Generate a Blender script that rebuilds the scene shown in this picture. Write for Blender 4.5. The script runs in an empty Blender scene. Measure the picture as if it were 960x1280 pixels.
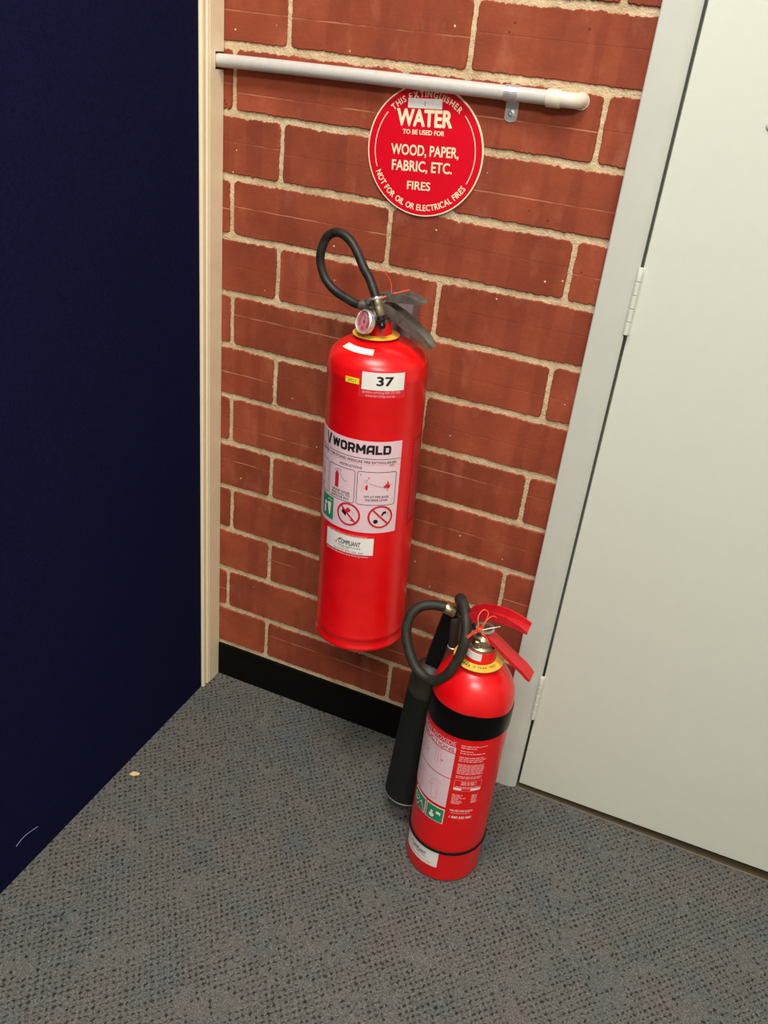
import bpy, bmesh, math, random
from mathutils import Vector, Matrix, noise
random.seed(7)
sc = bpy.context.scene
col = sc.collection
R = math.radians
ZF = -1.392          # carpet level; the world origin sits on the brick face, near the screen
CEIL = 1.31

# ------------------------------------------------------------------ camera
cam = bpy.data.objects.new('camera', bpy.data.cameras.new('camera'))
col.objects.link(cam)
r_ = Vector((0.9172544966, 0.3858371244, 0.0988630467))
u_ = Vector((-0.2675341626, 0.4129439519, 0.8705761107))
f_ = Vector((-0.2950756859, 0.8249890945, -0.4819993086))
m = Matrix.Identity(4)
for i in range(3):
    m[i][0] = r_[i]; m[i][1] = u_[i]; m[i][2] = -f_[i]
m.translation = Vector((0.8245212249, -1.3533505885, -0.0628284651))
cam.matrix_world = m
cam.data.sensor_fit = 'VERTICAL'; cam.data.sensor_height = 36.0
cam.data.lens = 1075.88 * 36 / 1280
cam.data.clip_start = 0.02
sc.camera = cam

# ------------------------------------------------------------------ world, lights, exposure
world = bpy.data.worlds.new('world'); sc.world = world; world.use_nodes = True
world.node_tree.nodes['Background'].inputs[0].default_value = (1.0, 0.96, 0.9, 1)
world.node_tree.nodes['Background'].inputs[1].default_value = 0.3
def area(name, loc, size, power, color, target=None):
    L = bpy.data.lights.new(name, 'AREA'); L.shape = 'RECTANGLE'
    L.size, L.size_y = size; L.energy = power; L.color = color
    o = bpy.data.objects.new(name, L); o.location = loc; col.objects.link(o)
    return o
area('ceiling_panel_light', (0.42, -0.95, CEIL - 0.02), (0.8, 0.6), 23, (1.0, 0.955, 0.87))
area('ceiling_panel_light', (1.25, -2.30, CEIL - 0.02), (1.2, 0.6), 42, (1.0, 0.97, 0.91))
sc.view_settings.view_transform = 'Standard'
sc.view_settings.look = 'None'
sc.view_settings.gamma = 1
sc.view_settings.use_curve_mapping = False
sc.view_settings.exposure = 0.78

# ------------------------------------------------------------------ helpers
def lin(c):
    return tuple((x / 12.92 if x <= 0.04045 else ((x + 0.055) / 1.055) ** 2.4) for x in [v / 255 for v in c])
def mat(name, rgb, rough=0.5, metal=0.0, coat=0.0, spec=0.5):
    M = bpy.data.materials.new(name); M.use_nodes = True
    b = M.node_tree.nodes['Principled BSDF']
    b.inputs['Base Color'].default_value = (*lin(rgb), 1)
    b.inputs['Roughness'].default_value = rough
    b.inputs['Metallic'].default_value = metal
    b.inputs['Coat Weight'].default_value = coat
    b.inputs['Specular IOR Level'].default_value = spec
    M.diffuse_color = (*lin(rgb), 1)
    return M
class N:
    """tiny node-tree writer"""
    def __init__(s, M): s.t = M.node_tree; s.b = s.t.nodes['Principled BSDF']
    def n(s, typ, **kw):
        x = s.t.nodes.new(typ)
        for k, v in kw.items():
            if k.startswith('i_'): x.inputs[int(k[2:]) if k[2:].isdigit() else k[2:].replace('_', ' ')].default_value = v
            else: setattr(x, k, v)
        return x
    def l(s, a, b): s.t.links.new(a, b)
    def coord(s): return s.n('ShaderNodeTexCoord').outputs['Object']
    def noise(s, vec, scale, detail=3, rough=0.6):
        x = s.n('ShaderNodeTexNoise'); x.inputs['Scale'].default_value = scale
        x.inputs['Detail'].default_value = detail; x.inputs['Roughness'].default_value = rough
        s.l(vec, x.inputs['Vector']); return x.outputs['Fac']
    def mapping(s, vec, scale=(1, 1, 1), rot=(0, 0, 0), loc=(0, 0, 0)):
        x = s.n('ShaderNodeMapping'); x.inputs['Scale'].default_value = scale
        x.inputs['Rotation'].default_value = rot; x.inputs['Location'].default_value = loc
        s.l(vec, x.inputs['Vector']); return x.outputs[0]
    def ramp(s, fac, stops):
        x = s.n('ShaderNodeValToRGB'); e = x.color_ramp.elements
        while len(e) < len(stops): e.new(0.5)
        for k, (p, c) in enumerate(stops):
            e[k].position = p; e[k].color = (*c, 1) if len(c) == 3 else c
        s.l(fac, x.inputs[0]); return x.outputs[0]
    def math(s, op, a, b=None, c=None, clamp=False):
        x = s.n('ShaderNodeMath', operation=op, use_clamp=clamp)
        for k, v in enumerate((a, b, c)):
            if v is None: continue
            if isinstance(v, (int, float)): x.inputs[k].default_value = v
            else: s.l(v, x.inputs[k])
        return x.outputs[0]
    def mix(s, fac, a, b, blend='MIX'):
        x = s.n('ShaderNodeMix', data_type='RGBA', blend_type=blend)
        for sock, v in ((x.inputs[0], fac), (x.inputs[6], a), (x.inputs[7], b)):
            if isinstance(v, (int, float)): sock.default_value = v
            elif isinstance(v, tuple): sock.default_value = (*v, 1) if len(v) == 3 else v
            else: s.l(v, sock)
        return x.outputs[2]
    def bump(s, h, strength=0.3, dist=0.002):
        x = s.n('ShaderNodeBump'); x.inputs['Strength'].default_value = strength
        x.inputs['Distance'].default_value = dist
        s.l(h, x.inputs['Height']); s.l(x.outputs[0], s.b.inputs['Normal'])
def g3(v): return (v, v, v)

# ------------------------------------------------------------------ materials
def brick_material():
    M = mat('brick_clay', (150, 68, 46), 0.75, spec=0.25); k = N(M)
    o = k.coord(); info = k.n('ShaderNodeObjectInfo')
    rnd = info.outputs['Random']
    comb = k.n('ShaderNodeCombineXYZ'); k.l(k.math('MULTIPLY', rnd, 37.0), comb.inputs[0]); k.l(k.math('MULTIPLY', rnd, 11.0), comb.inputs[2])
    add = k.n('ShaderNodeVectorMath', operation='ADD'); k.l(o, add.inputs[0]); k.l(comb.outputs[0], add.inputs[1]); v = add.outputs[0]
    base = k.ramp(k.noise(v, 9, 5, 0.6), [(0.3, lin((126, 58, 38))), (0.55, lin((150, 71, 46))), (0.75, lin((166, 84, 58)))])
    # tone from brick to brick
    tone = k.ramp(rnd, [(0, g3(0.86)), (1, g3(1.1))])
    c = k.mix(1.0, base, tone, 'MULTIPLY')
    # dull vertical bands left by the cutting wires
    band = k.noise(k.mapping(v, (26, 1, 1.2)), 1.0, 1, 0.4)
    c = k.mix(k.ramp(band, [(0.52, g3(0)), (0.58, g3(0.32))]), c, lin((116, 48, 34)))
    # scored line along the middle of the stretcher, broken up
    sep = k.n('ShaderNodeSeparateXYZ'); k.l(o, sep.inputs[0])
    wob = k.math('MULTIPLY', k.math('SUBTRACT', k.noise(v, 30, 2), 0.5), 0.0022)
    h = k.math('ADD', k.math('ADD', sep.outputs[2], wob), k.math('MULTIPLY', k.math('SUBTRACT', rnd, 0.42), 0.034))
    line = k.math('LESS_THAN', k.math('ABSOLUTE', h), 0.0011)
    brk = k.ramp(k.noise(k.mapping(v, (1, 1, 0.3)), 11, 3), [(0.46, g3(0.06)), (0.60, g3(0.62))])
    pres = k.math('GREATER_THAN', k.math('FRACT', k.math('MULTIPLY', rnd, 7.31)), 0.3)
    line = k.math('MULTIPLY', k.math('MULTIPLY', line, brk), k.math('ADD', k.math('MULTIPLY', pres, 0.85), 0.15))
    c = k.mix(line, c, lin((206, 140, 104)))
    dark = k.math('LESS_THAN', k.math('ABSOLUTE', k.math('SUBTRACT', h, 0.0014)), 0.0006)
    c = k.mix(k.math('MULTIPLY', dark, 0.35), c, lin((80, 32, 24)))
    # lime specks and dark iron spots
    vo = k.n('ShaderNodeTexVoronoi'); vo.inputs['Scale'].default_value = 55; k.l(v, vo.inputs['Vector'])
    sp = k.math('MULTIPLY', k.math('LESS_THAN', vo.outputs['Distance'], 0.09), k.math('GREATER_THAN', k.noise(v, 23, 1), 0.6))
    c = k.mix(sp, c, lin((226, 190, 150)))
    vo2 = k.n('ShaderNodeTexVoronoi'); vo2.inputs['Scale'].default_value = 38; k.l(k.mapping(v, (1, 1, 1), loc=(3, 1, 5)), vo2.inputs['Vector'])
    sp2 = k.math('MULTIPLY', k.math('LESS_THAN', vo2.outputs['Distance'], 0.075), k.math('GREATER_THAN', k.noise(v, 17, 1), 0.56))
    c = k.mix(k.math('MULTIPLY', sp2, 0.7), c, lin((86, 34, 26)))
    # lime bloom
    c = k.mix(k.ramp(k.noise(k.mapping(v, (1.6, 1, 0.7)), 16, 4), [(0.56, g3(0)), (0.75, g3(0.30))]), c, lin((190, 120, 95)))
    k.l(c, k.b.inputs['Base Color'])
    k.bump(k.math('SUBTRACT', k.noise(v, 160, 4), k.math('MULTIPLY', line, 0.6)), 0.5, 0.0012)
    return M
def mortar_material():
    M = mat('mortar', (205, 185, 145), 0.9, spec=0.2); k = N(M); o = k.coord()
    c = k.ramp(k.noise(o, 18, 5, 0.7), [(0.3, lin((182, 156, 120))), (0.55, lin((211, 188, 152))), (0.8, lin((228, 208, 174)))])
    grit = k.noise(o, 350, 2)
    c = k.mix(k.ramp(grit, [(0.62, g3(0)), (0.72, g3(0.5))]), c, lin((110, 86, 60)))
    k.l(c, k.b.inputs['Base Color']); k.bump(k.math('ADD', k.noise(o, 90, 4), k.math('MULTIPLY', grit, 0.5)), 0.8, 0.004)
    return M
def carpet_material():
    M = mat('loop_pile_carpet', (100, 96, 92), 1.0, spec=0.1); k = N(M); o = k.coord()
    tint = k.ramp(k.noise(o, 11, 3, 0.5), [(0.30, lin((95, 100, 100))), (0.46, lin((101, 101, 98))), (0.60, lin((104, 102, 97))), (0.76, lin((107, 101, 97)))])
    fib = k.noise(o, 420, 3, 0.8)
    c = k.mix(1.0, tint, k.ramp(fib, [(0.25, g3(0.25)), (0.5, g3(0.95)), (0.72, g3(2.0))]), 'MULTIPLY')
    # tufted dashes on a diagonal grid
    p = k.mapping(o, (1 / 0.0090, 1 / 0.0106, 1), rot=(0, 0, R(-41)))
    wob = k.n('ShaderNodeTexNoise'); wob.inputs['Scale'].default_value = 0.9; wob.inputs['Detail'].default_value = 2; k.l(p, wob.inputs['Vector'])
    wv = k.n('ShaderNodeVectorMath', operation='MULTIPLY_ADD'); k.l(wob.outputs['Color'], wv.inputs[0]); wv.inputs[1].default_value = (1.1, 0.8, 0); k.l(p, wv.inputs[2])
    q = wv.outputs[0]
    fl = k.n('ShaderNodeVectorMath', operation='FLOOR'); k.l(q, fl.inputs[0])
    fr = k.n('ShaderNodeVectorMath', operation='FRACTION'); k.l(q, fr.inputs[0])
    sep = k.n('ShaderNodeSeparateXYZ'); k.l(fr.outputs[0], sep.inputs[0])
    dx = k.math('DIVIDE', k.math('SUBTRACT', sep.outputs[0], 0.5), 0.37)
    dy = k.math('DIVIDE', k.math('SUBTRACT', sep.outputs[1], 0.5), 0.21)
    d = k.math('ADD', k.math('MULTIPLY', dx, dx), k.math('MULTIPLY', dy, dy))
    dash = k.ramp(d, [(0.35, g3(1)), (1.0, g3(0))])
    dx2 = k.math('DIVIDE', k.math('SUBTRACT', sep.outputs[0], 0.5), 0.13)
    dy2 = k.math('DIVIDE', k.math('SUBTRACT', sep.outputs[1], 0.5), 0.5)
    vert = k.ramp(k.math('ADD', k.math('MULTIPLY', dx2, dx2), k.math('MULTIPLY', dy2, dy2)), [(0.3, g3(1)), (1.0, g3(0))])
    wn = k.n('ShaderNodeTexWhiteNoise', noise_dimensions='3D'); k.l(fl.outputs[0], wn.inputs['Vector'])
    cl = k.noise(o, 17, 2, 0.5)
    prob = k.ramp(cl, [(0.37, g3(0.10)), (0.55, g3(1.0))])
    keep = k.math('MULTIPLY', k.math('GREATER_THAN', k.math('ADD', prob, k.math('MULTIPLY', wn.outputs['Value'], 0.9)), 0.72), k.math('ADD', 0.45, k.math('MULTIPLY', wn.outputs['Value'], 0.55)))
    kv = k.math('MULTIPLY', keep, k.math('MULTIPLY', k.math('GREATER_THAN', wn.outputs['Value'], 0.68), 0.8))
    dk = k.math('MAXIMUM', k.math('MULTIPLY', dash, keep), k.math('MULTIPLY', vert, kv))
    c = k.mix(k.math('MULTIPLY', dk, 0.88), c, lin((32, 29, 32)))
    # pale lint
    vo = k.n('ShaderNodeTexVoronoi'); vo.inputs['Scale'].default_value = 60; k.l(o, vo.inputs['Vector'])
    li = k.math('MULTIPLY', k.math('LESS_THAN', vo.outputs['Distance'], 0.055), k.math('GREATER_THAN', k.noise(o, 37, 1), 0.56))
    c = k.mix(li, c, lin((170, 168, 160)))
    k.l(c, k.b.inputs['Base Color'])
    k.bump(k.math('SUBTRACT', fib, k.math('MULTIPLY', dk, 0.6)), 0.7, 0.003)
    return M
def fabric_material():
    M = mat('navy_fabric', (22, 24, 62), 1.0, spec=0.07); k = N(M); o = k.coord()
    c = k.mix(k.ramp(k.noise(o, 260, 3, 0.8), [(0.3, g3(0)), (0.7, g3(1))]), lin((12, 14, 40)), lin((20, 24, 62)))
    vo = k.n('ShaderNodeTexVoronoi'); vo.inputs['Scale'].default_value = 21; k.l(o, vo.inputs['Vector'])
    li = k.math('MULTIPLY', k.math('LESS_THAN', vo.outputs['Distance'], 0.022), k.math('GREATER_THAN', k.noise(o, 13, 1), 0.62))
    c = k.mix(li, c, lin((150, 150, 165)))
    k.l(c, k.b.inputs['Base Color']); k.bump(k.noise(o, 700, 2), 0.3, 0.0008)
    k.b.inputs['Sheen Weight'].default_value = 0.0
    return M
def paint(name, rgb, rough=0.45, amp=0.05, scale=40, bump=0.06, spec=0.5, coat=0.0):
    M = mat(name, rgb, rough, spec=spec, coat=coat); k = N(M); o = k.coord()
    n1 = k.noise(o, scale, 4, 0.6)
    c = k.mix(1.0, lin(rgb), k.ramp(n1, [(0.3, g3(1 - amp)), (0.7, g3(1 + amp))]), 'MULTIPLY')
    k.l(c, k.b.inputs['Base Color'])
    if bump: k.bump(k.noise(o, 320, 2), bump, 0.001)
    return M
def red_paint():
    M = mat('red_enamel', (222, 8, 14), 0.3, spec=0.45, coat=0.2); k = N(M); o = k.coord()
    c = k.mix(k.ramp(k.noise(o, 30, 4), [(0.3, g3(0)), (0.8, g3(1))]), lin((216, 4, 12)), lin((230, 18, 22)))
    vo = k.n('ShaderNodeTexVoronoi'); vo.inputs['Scale'].default_value = 42; k.l(o, vo.inputs['Vector'])
    ch = k.math('MULTIPLY', k.math('LESS_THAN', vo.outputs['Distance'], 0.05), k.math('GREATER_THAN', k.noise(o, 29, 1), 0.63))
    c = k.mix(ch, c, lin((235, 110, 90)))
    k.l(c, k.b.inputs['Base Color'])
    k.b.inputs['Coat Roughness'].default_value = 0.2
    k.bump(k.noise(o, 60, 3), 0.04, 0.002)
    r = k.ramp(k.noise(o, 18, 3), [(0.3, g3(0.28)), (0.8, g3(0.42))]); k.l(r, k.b.inputs['Roughness'])
    return M
def rubber(name, rgb, rough=0.55):
    M = mat(name, rgb, rough, spec=0.4); k = N(M); o = k.coord()
    c = k.mix(k.ramp(k.noise(o, 45, 4), [(0.45, g3(0)), (0.8, g3(0.5))]), lin(rgb), lin((72, 68, 58)))
    k.l(c, k.b.inputs['Base Color']); k.bump(k.noise(o, 400, 2), 0.1, 0.0006); return M
def metal(name, rgb, rough=0.35):
    M = mat(name, rgb, rough, metal=1.0); k = N(M); o = k.coord()
    r = k.ramp(k.noise(o, 120, 3), [(0.3, g3(rough * 0.75)), (0.8, g3(min(1, rough * 1.4)))]); k.l(r, k.b.inputs['Roughness'])
    k.bump(k.noise(o, 500, 2), 0.05, 0.0005); return M

MB = brick_material(); MM = mortar_material(); MC = carpet_material(); MF = fabric_material()
M_red = red_paint()
M_redh = paint('red_handle_coating', (196, 24, 34), 0.42, 0.10, 60)
M_door = paint('door_paint', (210, 214, 202), 0.42, 0.012, 60, 0.05)
M_frame = paint('frame_paint', (196, 199, 190), 0.42, 0.02, 25, 0.05)
M_trim = paint('beige_trim_paint', (240, 226, 192), 0.40, 0.03, 30, 0.05)
M_trimhi = paint('trim_ridge_paint', (240, 226, 184), 0.35, 0.03, 30, 0.0)
M_skirt = paint('black_skirting', (10, 9, 6), 0.75, 0.3, 40, 0.2, spec=0.1)
M_pipe = paint('grey_conduit_plastic', (196, 192, 186), 0.42, 0.06, 80, 0.03)
M_elbow = paint('pale_coupling_plastic', (222, 212, 196), 0.4, 0.03, 80, 0.03)
M_zinc = metal('zinc_plate', (214, 214, 212), 0.38); M_zinc.node_tree.nodes['Principled BSDF'].inputs['Metallic'].default_value = 0.7
M_steel = metal('worn_steel', (148, 142, 132), 0.45); M_steel.node_tree.nodes['Principled BSDF'].inputs['Metallic'].default_value = 0.85
M_bracket = paint('grey_bracket_paint', (120, 108, 112), 0.5, 0.06, 60)
M_nickel = metal('nickel_brass', (172, 160, 134), 0.38)
M_brass = metal('pale_brass', (196, 184, 140), 0.33)
M_hose = rubber('black_hose_rubber', (27, 27, 22), 0.5)
M_hose2 = rubber('dusty_hose_rubber', (33, 32, 25), 0.58)
M_horn = paint('black_horn_plastic', (24, 26, 24), 0.6, 0.12, 40, 0.1, spec=0.25)
M_horncap = rubber('olive_grey_horn_cap', (50, 47, 40), 0.5)
M_black = mat('black_rubber_band', (7, 7, 8), 0.5, spec=0.3)
M_vinyl = mat('black_vinyl_band', (2, 2, 2), 0.3, spec=0.22)
M_blackp = mat('black_fitting', (14, 13, 14), 0.3)
M_gapbrown = mat('dark_gap', (74, 62, 42), 0.9)  # even dark brown for the threshold and the board behind the leaf
M_strip = paint('grey_threshold_strip', (112, 106, 96), 0.7, 0.1, 60)
M_yring = paint('yellow_neck_ring', (226, 182, 66), 0.45, 0.05, 200, 0.0)
M_orange = mat('orange_plastic_tie', (240, 84, 52), 0.35)
M_pap = paint('white_sticker_paper', (232, 230, 224), 0.45, 0.02, 90, 0)
M_pink = paint('pale_pink_label', (226, 196, 204), 0.4, 0.02, 90, 0)
M_yel = mat('yellow_sticker', (240, 222, 30), 0.45)
M_ink = mat('black_print', (22, 18, 20), 0.5)
M_grey = mat('grey_print', (120, 96, 104), 0.5)
M_rprint = mat('red_print', (200, 24, 44), 0.45)
M_rpale = mat('pale_red_print', (214, 120, 132), 0.45)
M_green = mat('green_print', (24, 138, 92), 0.45)
M_wprint = mat('white_print', (238, 226, 222), 0.45)
M_pprint = mat('pinkish_white_print', (240, 170, 172), 0.45)
M_redtape = mat('red_sticker_edge', (216, 34, 52), 0.35)
M_darkred = mat('dark_red_label', (176, 14, 20), 0.4)
M_dred2 = mat('dull_pink_print', (206, 72, 72), 0.45)
M_cream = mat('cream_print', (246, 232, 196), 0.5)
M_signred = paint('sign_red', (218, 8, 34), 0.32, 0.02, 60, 0)
M_glass = mat('gauge_glass', (235, 225, 228), 0.05); M_glass.node_tree.nodes['Principled BSDF'].inputs['Alpha'].default_value = 0.12
M_wall = paint('off_white_wall_paint', (206, 200, 186), 0.8, 0.02, 20)
M_ceil = paint('white_ceiling', (226, 224, 216), 0.9, 0.02, 20)

# ------------------------------------------------------------------ object helpers
def link(o, parent=None):
    col.objects.link(o)
    if parent: o.parent = parent
    return o
def mobj(name, verts, faces, mats, parent=None, smooth=False, fm=None, autosmooth=None):
    me = bpy.data.meshes.new(name); me.from_pydata([tuple(v) for v in verts], [], faces)
    for x in (mats if isinstance(mats, (list, tuple)) else [mats]): me.materials.append(x)
    if fm: me.polygons.foreach_set('material_index', fm)
    if smooth: me.polygons.foreach_set('use_smooth', [True] * len(me.polygons))
    me.update()
    if smooth and autosmooth:
        me.set_sharp_from_angle(angle=R(autosmooth))
    return link(bpy.data.objects.new(name, me), parent)
def empty(name, loc=(0, 0, 0), parent=None):
    o = bpy.data.objects.new(name, None); o.empty_display_size = 0.05; o.location = loc
    return link(o, parent)
def tag(o, label=None, cat=None, group=None, kind=None):
    if label: o['label'] = label
    if cat: o['category'] = cat
    if group: o['group'] = group
    if kind: o['kind'] = kind
    return o
class G:
    """mesh gatherer"""
    def __init__(s): s.v = []; s.f = []; s.m = []
    def add(s, vs, fs, mi=0):
        b = len(s.v); s.v += [Vector(x) for x in vs]; s.f += [tuple(i + b for i in f) for f in fs]; s.m += [mi] * len(fs); return s
    def box(s, a, b, mi=0, bev=0.0, M=None):
        bm = bmesh.new(); bmesh.ops.create_cube(bm, size=1)
        c = (Vector(a) + Vector(b)) / 2; d = Vector(b) - Vector(a)
        for v in bm.verts: v.co = Vector((v.co.x * d.x, v.co.y * d.y, v.co.z * d.z))
        if bev: bmesh.ops.bevel(bm, geom=bm.edges[:], offset=bev, segments=2, profile=0.5, affect='EDGES')
        vs = [(v.co + c) for v in bm.verts]
        if M: vs = [M @ v for v in vs]
        bm.verts.index_update()
        s.add(vs, [[v.index for v in f.verts] for f in bm.faces], mi); bm.free(); return s
    def lathe(s, prof, seg=48, mi=0, M=None, a0=0, a1=360, cap=True):
        """prof: list of (r, z)"""
        full = abs(a1 - a0) >= 360; n = seg if full else seg + 1
        vs = []; fs = []
        for r, z in prof:
            for i in range(n):
                a = R(a0 + (a1 - a0) * i / seg); vs.append(Vector((r * math.cos(a), r * math.sin(a), z)))
        for j in range(len(prof) - 1):
            for i in range(seg):
                k = (i + 1) % n if full else i + 1
                fs.append((j * n + i, j * n + k, (j + 1) * n + k, (j + 1) * n + i))
        if full and cap:
            if prof[0][0] > 1e-6: fs.append(tuple(range(n))[::-1])
            if prof[-1][0] > 1e-6: fs.append(tuple((len(prof) - 1) * n + i for i in range(n)))
        if M: vs = [M @ v for v in vs]
        return s.add(vs, fs, mi)
    def tube(s, pts, rad, seg=14, sub=6, mi=0, closed=False, smooth=True):
        P = [Vector(p) for p in pts]
        if smooth:
            Q = []; n = len(P)
            for i in range(n if closed else n - 1):
                g = lambda k: P[k % n] if closed else P[max(0, min(n - 1, k))]
                p0, p1, p2, p3 = g(i - 1), g(i), g(i + 1), g(i + 2)
                for t in range(sub):
                    t /= sub
                    Q.append(0.5 * ((2 * p1) + (p2 - p0) * t + (2 * p0 - 5 * p1 + 4 * p2 - p3) * t * t + (3 * p1 - p0 - 3 * p2 + p3) * t ** 3))
            if not closed: Q.append(P[-1])
        else: Q = P
        n = len(Q); vs = []; fs = []
        up = None
        for i, p in enumerate(Q):
            tg = ((Q[(i + 1) % n] - Q[i - 1]) if closed else (Q[min(n - 1, i + 1)] - Q[max(0, i - 1)])).normalized()
            if up is None: up = tg.orthogonal().normalized()
            up = (up - tg * up.dot(tg)).normalized(); w = tg.cross(up)
            rr = rad(i / (n - 1)) if callable(rad) else rad
            for j in range(seg):
                a = 2 * math.pi * j / seg; vs.append(p + (up * math.cos(a) + w * math.sin(a)) * rr)
        for i in range(n if closed else n - 1):
            for j in range(seg):
                a, b = i * seg, ((i + 1) % n) * seg; k = (j + 1) % seg
                fs.append((a + j, a + k, b + k, b + j))
        if not closed: fs.append(tuple(range(seg))[::-1]); fs.append(tuple((n - 1) * seg + j for j in range(seg)))
        return s.add(vs, fs, mi)
    def sweep(s, path, prof, side=(0, 1, 0), scale=None, mi=0, cap=True):
        """closed 2D profile (a along side, b along normal) swept on a polyline"""
        P = [Vector(p) for p in path]; sd = Vector(side).normalized(); n = len(P); k = len(prof); vs = []; fs = []
        for i, p in enumerate(P):
            tg = (P[min(n - 1, i + 1)] - P[max(0, i - 1)]).normalized()
            nn = sd.cross(tg).normalized()
            sc_ = scale[i] if scale else (1, 1)
            for a, b in prof: vs.append(p + sd * a * sc_[0] + nn * b * sc_[1])
        for i in range(n - 1):
            for j in range(k):
                j2 = (j + 1) % k; fs.append((i * k + j, i * k + j2, (i + 1) * k + j2, (i + 1) * k + j))
        if cap: fs.append(tuple(range(k))[::-1]); fs.append(tuple((n - 1) * k + j for j in range(k)))
        return s.add(vs, fs, mi)
    def obj(s, name, mats, parent=None, smooth=False, auto=None):
        return mobj(name, s.v, s.f, mats, parent, smooth, s.m, auto)
def recalc(o):
    bm = bmesh.new(); bm.from_mesh(o.data); bmesh.ops.recalc_face_normals(bm, faces=bm.faces); bm.to_mesh(o.data); bm.free(); return o
def channel(w, h, t):
    """inverted-U profile: top at b=0, flanges reach down to -h"""
    return [(-w/2, -h), (-w/2, -0.001), (-w/2 + 0.001, 0), (w/2 - 0.001, 0), (w/2, -0.001), (w/2, -h), (w/2 - t, -h), (w/2 - t, -t), (-w/2 + t, -t), (-w/2 + t, -h)]

# ------------------------------------------------------------------ flat print
_glyph = {}
def text2d(s, size, bold=0.0, sx=1.0, spacing=1.0, align='LEFT', shear=0.0):
    key = (s, size, bold, sx, spacing, align, shear)
    if key in _glyph: return _glyph[key]
    cu = bpy.data.curves.new('t', 'FONT'); cu.body = s; cu.size = 1.0; cu.offset = bold; cu.space_character = spacing
    cu.offset = 0.0; cu.align_x = 'LEFT'; cu.resolution_u = 3; cu.shear = shear
    ob = bpy.data.objects.new('t', cu); col.objects.link(ob)
    bpy.context.view_layer.update()
    me = bpy.data.meshes.new_from_object(ob.evaluated_get(bpy.context.evaluated_depsgraph_get()))
    vs = [(v.co.x * size * sx, v.co.y * size, 0.0) for v in me.vertices]; fs = [tuple(p.vertices) for p in me.polygons]
    bpy.data.objects.remove(ob); bpy.data.curves.remove(cu); bpy.data.meshes.remove(me)
    if bold > 0.0:
        b = bold * size * 0.75; base, bf = vs, fs; vs = []; fs = []
        for q, (dx, dy) in enumerate(((-b, 0), (b, 0), (0, -b * .8), (0, b * .8), (-b * .7, -b * .6), (b * .7, b * .6), (-b * .7, b * .6), (b * .7, -b * .6))):
            k = len(vs); vs += [(x + dx, y + dy, q * 0.055) for x, y, _ in base]; fs += [tuple(i + k for i in f) for f in bf]
    if vs:
        x0 = min(v[0] for v in vs); x1 = max(v[0] for v in vs)
        d = {'LEFT': -x0, 'CENTER': -(x0 + x1) / 2, 'RIGHT': -x1}[align]
        vs = [(x + d, y, w) for x, y, w in vs]
    _glyph[key] = (vs, fs); return vs, fs
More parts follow.
